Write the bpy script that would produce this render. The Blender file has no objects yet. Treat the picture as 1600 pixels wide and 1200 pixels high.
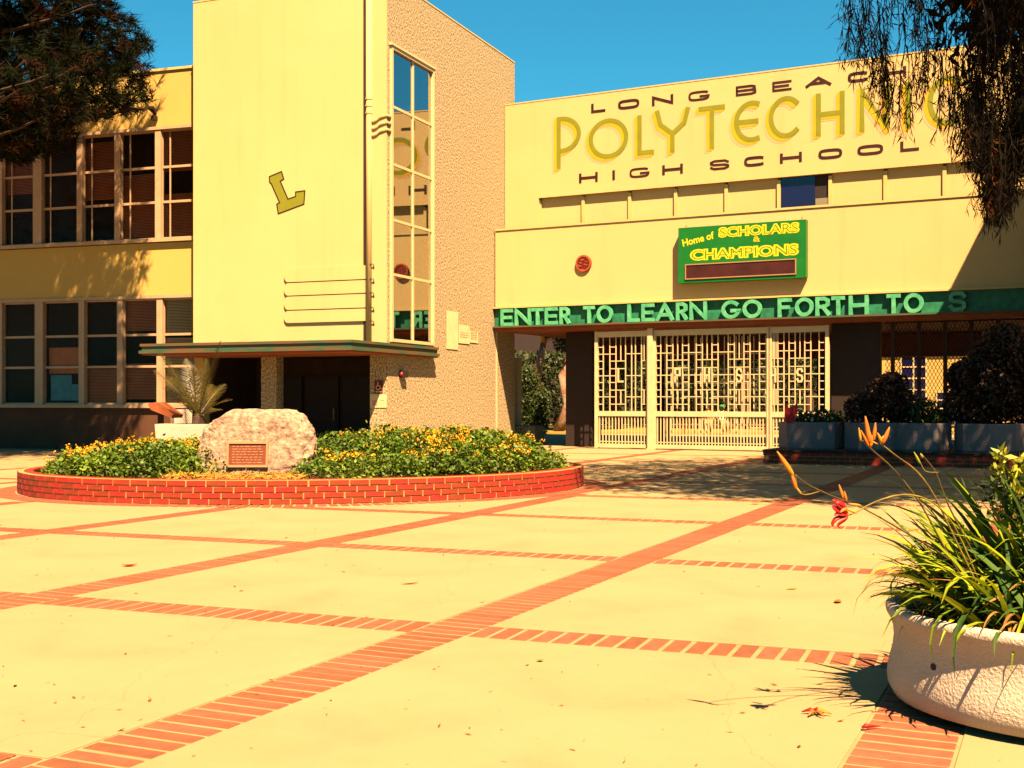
import bpy, math, random
import numpy as np
from mathutils import Vector, Matrix

# ------------------------------------------------------------------ camera, sky, sun, exposure
S = bpy.context.scene
COL = S.collection
F, YH, H = 1900.0, 625.0, 1.5          # focal length in px of a 1600 px wide frame, horizon row, eye height
cd = bpy.data.cameras.new('camera'); cam = bpy.data.objects.new('camera', cd); COL.objects.link(cam)
cd.sensor_width = 36; cd.lens = 36 * F / 1600; cd.shift_y = (YH - 600) / 1600
cd.clip_start = .05; cd.clip_end = 2000
cam.location = (0, 0, H); cam.rotation_euler = (math.pi / 2, 0, 0)
S.camera = cam

SUN_DIR = Vector((-.21, .66, -1)).normalized()
w = bpy.data.worlds.new('World'); S.world = w; w.use_nodes = True
nt = w.node_tree; bg = nt.nodes['Background']
sky = nt.nodes.new('ShaderNodeTexSky'); sky.sky_type = 'NISHITA'; sky.sun_disc = False
sky.sun_elevation = math.asin(-SUN_DIR.z); sky.sun_rotation = math.atan2(-SUN_DIR.x, -SUN_DIR.y)
sky.air_density = 1.0; sky.dust_density = .2; sky.ozone_density = 1.0
tn = nt.nodes.new('ShaderNodeMix'); tn.data_type = 'RGBA'; tn.blend_type = 'MULTIPLY'; tn.inputs[0].default_value = 1   # the photograph's cyan grade, even over the whole sky
tn.inputs[7].default_value = (.088, .40, .425, 1); nt.links.new(sky.outputs[0], tn.inputs[6]); nt.links.new(tn.outputs[2], bg.inputs[0]); bg.inputs[1].default_value = .05
sd = bpy.data.lights.new('sun', 'SUN'); sun = bpy.data.objects.new('sun', sd); COL.objects.link(sun)
sd.energy = 5; sd.angle = math.radians(.53); sd.color = (1, .65, .37)
sun.rotation_euler = SUN_DIR.to_track_quat('-Z', 'Y').to_euler(); sun.location = (5, -15, 30)
S.view_settings.view_transform = 'Standard'; S.view_settings.look = 'None'
S.view_settings.exposure = 2.74; S.view_settings.gamma = 1
S.view_settings.use_curve_mapping = False
S.cycles.max_bounces = 8; S.cycles.diffuse_bounces = 1; S.cycles.transparent_max_bounces = 24
R = random.Random(7); NR = np.random.RandomState(5)

# ------------------------------------------------------------------ helpers: materials
ALB = .45                                               # the photograph is printed hard: paints are mid toned, exposure is up
def mat(name, col, col2=None, scale=4, rough=.85, bump=0, bscale=60, spec=.25, rand=0, trans=0, metal=0, kind='noise', contrast=(.35, .65), detail=5, stretch=None, stain=None):
    col = tuple(c * ALB for c in col); col2 = tuple(c * ALB for c in col2) if col2 else None
    m = bpy.data.materials.new(name); m.use_nodes = True
    t = m.node_tree; L = t.links.new; b = t.nodes['Principled BSDF']
    b.inputs['Roughness'].default_value = rough; b.inputs['Metallic'].default_value = metal
    b.inputs['Specular IOR Level'].default_value = spec
    tc = t.nodes.new('ShaderNodeTexCoord'); vec = tc.outputs['Object']
    if stretch:
        mp = t.nodes.new('ShaderNodeMapping'); L(vec, mp.inputs[0]); mp.inputs['Scale'].default_value = stretch; vec = mp.outputs[0]
    out = None
    if col2:
        if kind == 'voronoi':
            n = t.nodes.new('ShaderNodeTexVoronoi'); L(vec, n.inputs['Vector']); n.inputs['Scale'].default_value = scale
            sp = t.nodes.new('ShaderNodeSeparateColor'); L(n.outputs['Color'], sp.inputs[0]); fac = sp.outputs[0]
        else:
            n = t.nodes.new('ShaderNodeTexNoise'); L(vec, n.inputs['Vector']); n.inputs['Scale'].default_value = scale; n.inputs['Detail'].default_value = detail
            n.inputs['Roughness'].default_value = .62; fac = n.outputs[0]
        r = t.nodes.new('ShaderNodeMapRange'); L(fac, r.inputs[0]); r.inputs[1].default_value, r.inputs[2].default_value = contrast
        mx = t.nodes.new('ShaderNodeMix'); mx.data_type = 'RGBA'; L(r.outputs[0], mx.inputs[0])
        mx.inputs[6].default_value = (*col, 1); mx.inputs[7].default_value = (*col2, 1); out = mx.outputs[2]
    if rand:
        g = t.nodes.new('ShaderNodeNewGeometry'); oi = t.nodes.new('ShaderNodeObjectInfo')
        ad = t.nodes.new('ShaderNodeMath'); ad.operation = 'ADD'; L(g.outputs['Random Per Island'], ad.inputs[0]); L(oi.outputs['Random'], ad.inputs[1])
        fr = t.nodes.new('ShaderNodeMath'); fr.operation = 'FRACT'; L(ad.outputs[0], fr.inputs[0])
        mr = t.nodes.new('ShaderNodeMapRange'); L(fr.outputs[0], mr.inputs[0]); mr.inputs[3].default_value = 1 - rand; mr.inputs[4].default_value = 1 + rand
        hs = t.nodes.new('ShaderNodeHueSaturation'); L(mr.outputs[0], hs.inputs['Value'])
        hr = t.nodes.new('ShaderNodeMapRange'); L(fr.outputs[0], hr.inputs[0]); hr.inputs[3].default_value = .5 + .03 * rand; hr.inputs[4].default_value = .5 - .03 * rand
        L(hr.outputs[0], hs.inputs['Hue'])
        if out: L(out, hs.inputs['Color'])
        else: hs.inputs['Color'].default_value = (*col, 1)
        out = hs.outputs[0]
    for (ssc, lo_, hi_, dark, sst, vor) in (stain or ()):        # worn-in marks: streaks, patches, gum spots
        mp2 = t.nodes.new('ShaderNodeMapping'); L(tc.outputs['Object'], mp2.inputs[0]); mp2.inputs['Scale'].default_value = sst
        if vor:
            n2 = t.nodes.new('ShaderNodeTexVoronoi'); n2.feature = 'DISTANCE_TO_EDGE' if vor == 2 else 'F1'; f2 = n2.outputs['Distance']
        else:
            n2 = t.nodes.new('ShaderNodeTexNoise'); n2.inputs['Detail'].default_value = 6; f2 = n2.outputs[0]
        n2.inputs['Scale'].default_value = ssc; vv = mp2.outputs[0]
        if vor == 2:
            nw = t.nodes.new('ShaderNodeTexNoise'); nw.inputs['Scale'].default_value = 1.7; nw.inputs['Detail'].default_value = 5; L(mp2.outputs[0], nw.inputs['Vector'])
            mm = t.nodes.new('ShaderNodeMix'); mm.data_type = 'RGBA'; mm.inputs[0].default_value = .35; L(mp2.outputs[0], mm.inputs[6]); L(nw.outputs['Color'], mm.inputs[7]); vv = mm.outputs[2]
        L(vv, n2.inputs['Vector'])
        r2 = t.nodes.new('ShaderNodeMapRange'); L(f2, r2.inputs[0]); r2.inputs[1].default_value = lo_; r2.inputs[2].default_value = hi_; r2.inputs[3].default_value = dark; r2.inputs[4].default_value = 1
        h2 = t.nodes.new('ShaderNodeHueSaturation'); L(r2.outputs[0], h2.inputs['Value'])
        if out: L(out, h2.inputs['Color'])
        else: h2.inputs['Color'].default_value = (*col, 1)
        out = h2.outputs[0]
    if out: L(out, b.inputs['Base Color'])
    else: b.inputs['Base Color'].default_value = (*col, 1)
    if bump:
        bn = t.nodes.new('ShaderNodeTexNoise'); L(vec, bn.inputs['Vector']); bn.inputs['Scale'].default_value = bscale; bn.inputs['Detail'].default_value = 4
        bp = t.nodes.new('ShaderNodeBump'); bp.inputs['Strength'].default_value = min(1, bump); bp.inputs['Distance'].default_value = .02 * max(1, bump)
        L(bn.outputs[0], bp.inputs['Height']); L(bp.outputs[0], b.inputs['Normal'])
    if trans:
        tr = t.nodes.new('ShaderNodeBsdfTranslucent'); ms = t.nodes.new('ShaderNodeMixShader'); ms.inputs[0].default_value = trans
        if out: L(out, tr.inputs[0])
        else: tr.inputs[0].default_value = (*col, 1)
        L(b.outputs[0], ms.inputs[1]); L(tr.outputs[0], ms.inputs[2]); L(ms.outputs[0], t.nodes['Material Output'].inputs[0])
    return m

def glass_mat(name, tint=(.75, .7, .62), refl=.12, ior=1.5):
    m = bpy.data.materials.new(name); m.use_nodes = True; t = m.node_tree; L = t.links.new
    t.nodes.remove(t.nodes['Principled BSDF'])
    a = t.nodes.new('ShaderNodeBsdfTransparent'); a.inputs[0].default_value = (*tint, 1)
    g = t.nodes.new('ShaderNodeBsdfGlossy'); g.inputs['Roughness'].default_value = .02
    fz = t.nodes.new('ShaderNodeFresnel'); fz.inputs[0].default_value = ior
    ad = t.nodes.new('ShaderNodeMath'); ad.operation = 'ADD'; ad.inputs[1].default_value = refl; L(fz.outputs[0], ad.inputs[0])
    mx = t.nodes.new('ShaderNodeMixShader'); L(ad.outputs[0], mx.inputs[0]); L(a.outputs[0], mx.inputs[1]); L(g.outputs[0], mx.inputs[2])
    L(mx.outputs[0], t.nodes['Material Output'].inputs[0]); return m

CONC = mat('pavement_concrete', (.385, .285, .125), (.435, .325, .15), scale=.9, rough=.9, bump=.2, bscale=220, contrast=(.3, .7),
           stain=[(5.0, .035, .05, .62, (1, 1, 1), 1), (1.3, .34, .48, .92, (1, 1, 1), 0), (.33, .0003, .0013, .82, (1, 1, 0), 2), (60, .25, .45, .9, (1, 1, 1), 0)])
MORT = mat('mortar', (.43, .31, .135), (.35, .24, .10), scale=3, rough=.95)
PBRICK = mat('paving_brick', (.34, .108, .044), (.27, .078, .032), scale=9, rough=.85, bump=.2, bscale=90, rand=.26)
RBRICK = mat('red_brick', (.46, .042, .012), (.34, .026, .008), scale=14, rough=.8, bump=.25, bscale=120, rand=.26)
RMORT = mat('wall_mortar', (.62, .36, .11), (.50, .26, .07), scale=12, rough=.95)
ASPH = mat('far_ground', (.34, .26, .11), (.40, .31, .13), scale=.2)
CREAM = mat('cream_stucco', (.80, .605, .25), (.76, .56, .22), scale=.35, rough=.9, bump=.3, bscale=130, contrast=(.3, .75),
            stain=[(1.1, .30, .44, .94, (2.2, 2.2, .16), 0), (.5, .3, .5, .96, (1, 1, 1), 0), (30, .25, .45, .94, (1, 1, 1), 0)])
CREAM2 = mat('yellow_stucco', (.72, .50, .13), (.66, .44, .11), scale=.5, rough=.9, bump=.3, bscale=130, contrast=(.3, .75),
             stain=[(1.1, .30, .44, .94, (2.2, 2.2, .16), 0), (.5, .3, .5, .96, (1, 1, 1), 0), (30, .25, .45, .94, (1, 1, 1), 0)])
TRIM = mat('cream_paint', (.76, .60, .22), (.70, .53, .18), scale=2, rough=.6)
FRAME = mat('window_frame_paint', (.62, .42, .24), (.54, .36, .2), scale=3, rough=.55)
FRAMEW = mat('stair_window_paint', (.78, .62, .30), rough=.5)
PEB = mat('pebbledash', (.86, .69, .37), (.17, .125, .07), scale=24, rough=.95, bump=1.0, bscale=24, kind='noise', contrast=(.34, .62), detail=3, stretch=(1, 1, .75))
COPPER = mat('green_copper', (.02, .30, .14), (.012, .13, .06), scale=5, rough=.6, contrast=(.3, .7))
COPPERD = mat('weathered_copper', (.04, .12, .06), (.16, .09, .035), scale=2.2, rough=.6, contrast=(.42, .58), stretch=(.6, .6, 3))
VERD = mat('verdigris_letter', (.16, .62, .30), (.06, .42, .20), scale=6, rough=.5, contrast=(.35, .65))
SOFFIT = mat('red_brown_soffit', (.42, .11, .03), (.34, .08, .02), scale=2, rough=.8)
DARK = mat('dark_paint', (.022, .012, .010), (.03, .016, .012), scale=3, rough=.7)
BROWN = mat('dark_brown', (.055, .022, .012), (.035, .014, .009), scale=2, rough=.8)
BLACKL = mat('brown_black_letter', (.030, .008, .007), (.06, .015, .010), scale=7, rough=.5)
OLIVE = mat('olive_paint', (.27, .29, .007), (.23, .25, .006), scale=3, rough=.8)
GOLD = mat('yellow_paint', (.78, .50, .004), (.72, .45, .004), scale=3, rough=.8)
PINK = mat('pink_paint', (.78, .50, .26), rough=.8)
SIGNG = mat('sign_green', (.006, .21, .02), (.005, .17, .016), scale=2, rough=.45)
SIGNY = mat('sign_yellow', (.85, .72, .01), rough=.5)
WHITE = mat('white_paper', (.80, .70, .36), (.74, .62, .30), scale=3, rough=.9)
PRINT = mat('faded_print', (.30, .18, .08), rough=.9)
PRINTP = mat('pink_print', (.65, .32, .22), rough=.9)
MAROON = mat('maroon_sign', (.17, .008, .008), rough=.6)
GATEP = mat('gate_paint', (.80, .67, .36), (.72, .58, .29), scale=4, rough=.55)
GLASS = glass_mat('window_glass', (.92, .88, .82), .0, 1.14)
GLASSD = glass_mat('stair_glass', (.8, .72, .6), .42, 1.4)
BLIND = mat('blind_slats', (.62, .22, .09), (.54, .18, .07), scale=3, rough=.6)
BLINDL = mat('pale_blind_slats', (.75, .52, .24), rough=.6)
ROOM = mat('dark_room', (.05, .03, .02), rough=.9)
ROOMO = mat('orange_room', (.70, .42, .17), rough=.9)
CYANP = mat('blue_paper', (.10, .38, .50), (.08, .30, .42), scale=4, rough=.8)
SOIL = mat('soil', (.16, .06, .02), (.09, .035, .012), scale=20, rough=1, bump=.6, bscale=40)
STRAW = mat('dry_straw', (.62, .36, .05), (.46, .22, .03), scale=8, rough=.9, rand=.2)
ROCK = mat('granite', (.60, .42, .28), (.20, .12, .085), scale=13, rough=.95, bump=1.0, bscale=24, contrast=(.36, .66), detail=10)
BRONZE = mat('bronze_plaque', (.30, .075, .03), (.22, .05, .02), scale=8, rough=.5, metal=.3)
BRONZF = mat('plaque_frame', (.55, .30, .13), rough=.5, metal=.2)
LANT = mat('lantana_leaf', (.17, .29, .015), (.05, .12, .008), scale=1.2, rough=.55, rand=.5, trans=.25)
LFLO = mat('lantana_flower', (.85, .42, .005), rough=.6, rand=.25)
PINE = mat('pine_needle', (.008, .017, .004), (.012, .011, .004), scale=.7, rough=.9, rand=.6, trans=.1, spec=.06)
PINEB = mat('brown_needle', (.035, .014, .005), spec=.05, rough=.9, rand=.4)
BARK = mat('bark', (.11, .055, .03), (.05, .025, .014), scale=8, rough=.95, bump=.8, bscale=25)
PALEB = mat('pale_bark', (.50, .34, .22), (.30, .15, .08), scale=3, rough=.9, bump=.3, bscale=10, contrast=(.42, .58))
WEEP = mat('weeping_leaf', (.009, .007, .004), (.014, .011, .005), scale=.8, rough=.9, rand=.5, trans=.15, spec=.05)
WEEPO = mat('dry_weeping_leaf', (.16, .05, .012), rough=.9, rand=.3, trans=.2, spec=.05)
TREEL = mat('courtyard_leaf', (.05, .075, .012), (.03, .045, .01), scale=.8, rough=.6, rand=.6, trans=.15)
SHRUB = mat('shrub_leaf', (.05, .085, .012), rough=.55, rand=.5, trans=.2)
SHRUBR = mat('red_shrub_leaf', (.045, .022, .010), rough=.55, rand=.6, trans=.2)
YELLF = mat('yellow_green_leaf', (.42, .42, .012), (.28, .32, .012), scale=6, rough=.5, rand=.3, trans=.25)
PALMM = mat('cycad_leaf', (.12, .09, .012), (.05, .05, .010), scale=2, rough=.4, rand=.4, trans=.1)
LILY = mat('lily_leaf', (.38, .44, .010), (.17, .28, .012), scale=5, rough=.6, rand=.45, trans=.25, spec=.12)
LILYD = mat('lily_leaf_dark', (.05, .13, .016), (.035, .08, .012), scale=5, rough=.6, rand=.4, trans=.2, spec=.1)
DRYL = mat('dry_leaf', (.40, .10, .02), (.52, .24, .05), scale=9, rough=.8, rand=.35, trans=.15)
STALK = mat('stalk', (.32, .25, .03), (.16, .10, .02), scale=9, rough=.6)
STALKD = mat('dark_stalk', (.08, .05, .015), (.14, .10, .02), scale=9, rough=.6)
BUDY = mat('yellow_bud', (.72, .36, .005), (.66, .22, .01), scale=14, rough=.5, trans=.15)
BUDO = mat('orange_petal', (.75, .16, .015), (.72, .26, .02), scale=18, rough=.5, trans=.2)
REDP = mat('red_petal', (.62, .012, .010), (.48, .006, .008), scale=14, rough=.5, trans=.15)
POT = mat('white_concrete_pot', (.70, .58, .44), (.64, .52, .38), scale=5, rough=.9, bump=.55, bscale=70)
POTG = mat('grey_concrete_pot', (.26, .21, .21), (.21, .17, .165), scale=4, rough=.9, bump=.3, bscale=60)
REDCL = mat('red_cloth', (.62, .010, .008), (.5, .006, .006), scale=5, rough=.7)
LAWN = mat('lawn', (.42, .27, .03), (.25, .19, .02), scale=2, rough=1, bump=.5, bscale=60)
SKIN = mat('skin', (.45, .17, .08), rough=.6)
SHIRTW = mat('white_shirt', (.80, .74, .55), rough=.9)
SHIRTO = mat('orange_shirt', (.62, .28, .07), rough=.9)
CAPG = mat('green_cap', (.01, .30, .04), rough=.8)
JEAN = mat('trousers', (.5, .30, .12), rough=.9)
HAIR = mat('dark_hair', (.02, .01, .008), rough=.7)
METAL = mat('wire_metal', (.30, .20, .10), rough=.5, metal=.5)
DKBLUE = mat('dark_blue_window', (.010, .008, .06), rough=.15, spec=.5)
PALEBLUE = mat('pale_window_film', (.30, .26, .16), rough=.4)
REDLAMP = mat('red_lens', (.35, .02, .02), rough=.2)
COURT = mat('courtyard_wall', (.74, .50, .14), (.68, .44, .11), scale=.8, rough=.9)

# ------------------------------------------------------------------ helpers: meshes and objects
class MB:
    def __init__(s): s.v, s.f, s.m = [], [], []
    def add(s, vs, fs, mi=0):
        n = len(s.v); s.v += [tuple(p) for p in vs]
        for q in fs: s.f.append(tuple(n + i for i in q)); s.m.append(mi)
    def box(s, x0, x1, y0, y1, z0, z1, mi=0):
        s.add([(x0, y0, z0), (x1, y0, z0), (x1, y1, z0), (x0, y1, z0), (x0, y0, z1), (x1, y0, z1), (x1, y1, z1), (x0, y1, z1)],
              [(0, 3, 2, 1), (4, 5, 6, 7), (0, 1, 5, 4), (1, 2, 6, 5), (2, 3, 7, 6), (3, 0, 4, 7)], mi); return s
    def bbox(s, x0, x1, y0, y1, z0, z1, b=.01, mi=0):   # box with a chamfered top
        s.add([(x0, y0, z0), (x1, y0, z0), (x1, y1, z0), (x0, y1, z0), (x0, y0, z1 - b), (x1, y0, z1 - b), (x1, y1, z1 - b), (x0, y1, z1 - b),
               (x0 + b, y0 + b, z1), (x1 - b, y0 + b, z1), (x1 - b, y1 - b, z1), (x0 + b, y1 - b, z1)],
              [(0, 3, 2, 1), (0, 1, 5, 4), (1, 2, 6, 5), (2, 3, 7, 6), (3, 0, 4, 7), (4, 5, 9, 8), (5, 6, 10, 9), (6, 7, 11, 10), (7, 4, 8, 11), (8, 9, 10, 11)], mi); return s
    def prism(s, poly, a, lo, hi, mi=0):                # polygon (2D list) extruded along axis a (0,1,2)
        n = len(poly)
        def P(p, h): return {0: (h, p[0], p[1]), 1: (p[0], h, p[1]), 2: (p[0], p[1], h)}[a]
        vs = [P(p, lo) for p in poly] + [P(p, hi) for p in poly]
        s.add(vs, [tuple(range(n)), tuple(range(2 * n - 1, n - 1, -1))] + [(i, (i + 1) % n, n + (i + 1) % n, n + i) for i in range(n)], mi); return s
    def tube(s, pts, rad, n=6, mi=0, cap=True, flat=1.0):
        pts = [Vector(p) for p in pts]; k = len(pts)
        if not hasattr(rad, '__len__'): rad = [rad] * k
        prev = None; vs = []
        for i, p in enumerate(pts):
            d = (pts[min(i + 1, k - 1)] - pts[max(i - 1, 0)]).normalized()
            if prev is None: a = d.orthogonal().normalized()
            else: a = (prev - d * prev.dot(d)).normalized()
            prev = a; b = d.cross(a)
            for j in range(n):
                t = 2 * math.pi * j / n; vs.append(p + (a * math.cos(t) + b * math.sin(t) * flat) * rad[i])
        fs = [(i * n + j, i * n + (j + 1) % n, (i + 1) * n + (j + 1) % n, (i + 1) * n + j) for i in range(k - 1) for j in range(n)]
        if cap: fs += [tuple(range(n - 1, -1, -1)), tuple(range((k - 1) * n, k * n))]
        s.add(vs, fs, mi); return s
    def lathe(s, prof, n=32, mi=0, c=(0, 0)):
        k = len(prof); vs = [(c[0] + r * math.cos(2 * math.pi * j / n), c[1] + r * math.sin(2 * math.pi * j / n), z) for r, z in prof for j in range(n)]
        s.add(vs, [(i * n + j, i * n + (j + 1) % n, (i + 1) * n + (j + 1) % n, (i + 1) * n + j) for i in range(k - 1) for j in range(n)], mi); return s
    def disc(s, r, z, n=32, c=(0, 0), mi=0):
        s.add([(c[0] + r * math.cos(2 * math.pi * j / n), c[1] + r * math.sin(2 * math.pi * j / n), z) for j in range(n)], [tuple(range(n))], mi); return s
    def mesh(s, name, mats, smooth=False):
        me = bpy.data.meshes.new(name); me.from_pydata(s.v, [], s.f)
        for m in (mats if isinstance(mats, (list, tuple)) else [mats]): me.materials.append(m)
        me.polygons.foreach_set('material_index', s.m)
        if smooth: me.polygons.foreach_set('use_smooth', [True] * len(s.f))
        me.update(); return me
    def build(s, name, mats, parent=None, smooth=False, loc=None, rz=None, **tags):
        return link(name, s.mesh(name, mats, smooth), parent, loc, rz, **tags)

def link(name, data, parent=None, loc=None, rz=None, **tags):
    o = bpy.data.objects.new(name, data); COL.objects.link(o)
    if parent: o.parent = parent
    if loc is not None: o.location = loc
    if rz is not None: o.rotation_euler = (0, 0, rz)
    for k, v in tags.items(): o[k] = v
    return o

def thing(name, label, category, loc=(0, 0, 0), rz=0, group=None):
    o = link(name, None, None, loc, rz, label=label, category=category)
    if group: o['group'] = group
    o.empty_display_size = .2
    return o

def fast_mesh(name, V, faces_n, mats, mi=None, smooth=False):   # V (N,3), consecutive faces of faces_n corners
    me = bpy.data.meshes.new(name); n = len(V); k = n // faces_n
    me.vertices.add(n); me.vertices.foreach_set('co', np.ascontiguousarray(V, dtype=np.float32).ravel())
    me.loops.add(n); me.loops.foreach_set('vertex_index', np.arange(n, dtype=np.int32))
    me.polygons.add(k); me.polygons.foreach_set('loop_start', np.arange(0, n, faces_n, dtype=np.int32))
    for m in (mats if isinstance(mats, (list, tuple)) else [mats]): me.materials.append(m)
    if mi is not None: me.polygons.foreach_set('material_index', np.asarray(mi, dtype=np.int32))
    me.update(calc_edges=True); return me

def rnd_dirs(n, up=0.0):
    d = NR.normal(size=(n, 3)); d[:, 2] += up; return d / np.linalg.norm(d, axis=1, keepdims=True)
def leaf_verts(C, D, Nn, ln, wd):                       # diamond leaves: centre, direction, normal, length, width
    D = D / np.linalg.norm(D, axis=1, keepdims=True); W = np.cross(D, Nn); W /= np.linalg.norm(W, axis=1, keepdims=True) + 1e-9
    ln = np.asarray(ln).reshape(-1, 1); wd = np.asarray(wd).reshape(-1, 1)
    return np.stack([C - D * ln * .5, C + W * wd * .5 - D * ln * .05, C + D * ln * .5, C - W * wd * .5 - D * ln * .05], 1).reshape(-1, 3)
def in_ball(n, bias=.5):
    d = rnd_dirs(n); return d * (NR.rand(n, 1) ** bias)

def at(px, py, D): return Vector(((px - 800) / F * D, D, H + (YH - py) / F * D))
def ground(px, py, z=0.0): return at(px, py, (H - z) * F / (py - YH))

class Frame:                                            # a building's own axes: u along its front, v into it
    def __init__(s, deg, O): s.t = math.radians(deg); s.s, s.c = math.sin(s.t), math.cos(s.t); s.O = O
    def onv(s, px, py, v=0.0):
        dx = (px - 800) / F; t = (v + s.O[0] * s.s + s.O[1] * s.c) / (dx * s.s + s.c)
        return (t * dx - s.O[0]) * s.c - (t - s.O[1]) * s.s, H + (YH - py) / F * t
    def onu(s, px, py, u=0.0):
        dx = (px - 800) / F; t = (u + s.O[0] * s.c - s.O[1] * s.s) / (dx * s.c - s.s)
        return (t * dx - s.O[0]) * s.s + (t - s.O[1]) * s.c, H + (YH - py) / F * t
    def w(s, u, v, z=0.0): return Vector((s.O[0] + u * s.c + v * s.s, s.O[1] - u * s.s + v * s.c, z))
    def root(s, name, label, category, u=0, v=0, z=0, group=None): return thing(name, label, category, s.w(u, v, z), -s.t, group)
FA = Frame(27.7, (4.3, 37.3))      # entrance front, v = 0 in the gate plane
TO = Frame(22.0, (-3.32, 32.36))   # tower, origin at its street corner
LW = Frame(18.4, (-9.37, 35.75))   # classroom wing

# stroke lettering ---------------------------------------------------
def arc(cx, cy, rx, ry, a0, a1, n=18, p=1.0):
    o = []
    for i in range(n + 1):
        a = math.radians(a0 + (a1 - a0) * i / n); c, s = math.cos(a), math.sin(a)
        o.append((cx + rx * math.copysign(abs(c) ** p, c), cy + ry * math.copysign(abs(s) ** p, s)))
    return o
def glyph(ch, p=1.0, deco=False):
    A = lambda *a, **k: arc(*a, p=p, **k)
    if ch == 'O': return [(A(.5, .5, .5, .5, 0, 360, n=32)[:-1], True)]
    if ch == 'C': return [(A(.5, .5, .5, .5, 48, 312, n=24), False)]
    if ch == 'G': return [(A(.5, .5, .5, .5, 45, 345, n=26) + [(1, .42), (.58, .42)], False)]
    if ch == 'S': return [([(.97, .82), (.8, 1), (.2, 1), (.02, .84), (.02, .66), (.2, .52), (.8, .48), (.98, .34), (.98, .16), (.8, 0), (.2, 0), (.03, .18)], False)]
    if ch == 'P' and deco: return [([(0, 0), (0, 1)], False), ([(0, 1)] + arc(.12, .66, .88, .34, 90, -90, n=18) + [(0, .32)], False)]
    if ch == 'E' and deco: return [(arc(.75, .5, .75, .5, 70, 290, n=24), False), ([(.05, .5), (.95, .5)], False)]
    if ch == 'B': return [([(0, 0), (0, 1), (.8, 1), (.97, .88), (.97, .62), (.8, .5), (0, .5)], False), ([(.8, .5), (1, .4), (1, .12), (.82, 0), (0, 0)], False)]
    if ch == 'R': return [([(0, 0), (0, 1)], False), ([(0, 1), (.65, 1), (.95, .88), (.95, .6), (.65, .47), (0, .47)], False), ([(.5, .47), (1, 0)], False)]
    T = {'L': [[(0, 1), (0, 0), (1, 0)]], 'N': [[(0, 0), (0, 1), (1, 0), (1, 1)]], 'E': [[(1, 1), (0, 1), (0, 0), (1, 0)], [(0, .5), (.85, .5)]],
         'A': [[(0, 0), (.5, 1), (1, 0)], [(.2, .3), (.8, .3)]], 'H': [[(0, 0), (0, 1)], [(1, 0), (1, 1)], [(0, .5), (1, .5)]], 'I': [[(.5, 0), (.5, 1)]],
         'T': [[(0, 1), (1, 1)], [(.5, 0), (.5, 1)]], 'F': [[(1, 1), (0, 1), (0, 0)], [(0, .52), (.8, .52)]], 'P': [[(0, 0), (0, 1), (1, 1), (1, .5), (0, .5)]],
         'Y': [[(0, 1), (.1, .68), (.5, .42), (.9, .68), (1, 1)], [(.5, .42), (.5, 0)]]}
    return [(q, False) for q in T[ch]]
def ribbon(mb, pts, w, closed, y0, y1, mi=0):           # strokes in the x-z plane, front at y0 (towards -y)
    P = [Vector((p[0], p[1])) for p in pts]; n = len(P)
    if not closed:
        a = (P[0] - P[1]).normalized(); P[0] = P[0] + a * w * .5; a = (P[-1] - P[-2]).normalized(); P[-1] = P[-1] + a * w * .5
    Lf, Rt = [], []
    for i in range(n):
        d0 = (P[i] - P[i - 1]).normalized() if (i > 0 or closed) else None
        d1 = (P[(i + 1) % n] - P[i]).normalized() if (i < n - 1 or closed) else None
        d0 = d0 or d1; d1 = d1 or d0
        n0 = Vector((-d0.y, d0.x)); n1 = Vector((-d1.y, d1.x)); m = (n0 + n1)
        m = m.normalized() if m.length > 1e-6 else n0
        k = min(1 / max(.35, m.dot(n0)), 2.2)
        Lf.append(P[i] + m * k * w * .5); Rt.append(P[i] - m * k * w * .5)
    vs = []
    for y in (y0, y1):
        vs += [(q.x, y, q.y) for q in Lf] + [(q.x, y, q.y) for q in Rt]
    fs = []
    for i in range(n if closed else n - 1):
        j = (i + 1) % n
        fs += [(i, n + i, n + j, j), (2 * n + i, 2 * n + j, 3 * n + j, 3 * n + i), (i, j, 2 * n + j, 2 * n + i), (n + i, 3 * n + i, 3 * n + j, n + j)]
    if not closed: fs += [(0, 2 * n, 3 * n, n), (n - 1, 2 * n - 1, 4 * n - 1, 3 * n - 1)]
    mb.add(vs, fs, mi)
def letter(mb, ch, x0, x1, z0, z1, w, y0, y1, mi=0, p=1.0, deco=False, wh=None):
    k = 0
    for pts, cl in glyph(ch, p, deco):
        q = [(x0 + w / 2 + a * max(.001, x1 - x0 - w), z0 + w / 2 + b * (z1 - z0 - w)) for a, b in pts]
        ribbon(mb, q, w, cl, y0 - .0006 * k, y1, mi); k += 1

def font_mesh(name, txt, size, mats, depth=.004, off=0.0, sx=1.0, shear=0.0):
    c = bpy.data.curves.new(name, 'FONT'); c.body = txt; c.size = size; c.extrude = depth; c.offset = off; c.shear = shear; c.resolution_u = 3
    o = bpy.data.objects.new(name, c); COL.objects.link(o)
    bpy.context.view_layer.update()
    me = bpy.data.meshes.new_from_object(o.evaluated_get(bpy.context.evaluated_depsgraph_get()))
    bpy.data.objects.remove(o); bpy.data.curves.remove(c)
    me.materials.clear(); me.materials.append(mats); me.name = name
    me.transform(Matrix.Scale(sx, 4, (1, 0, 0)) )
    return me
def bounds(me):
    a = np.array([v.co[:] for v in me.vertices]); return a.min(0), a.max(0)

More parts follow.
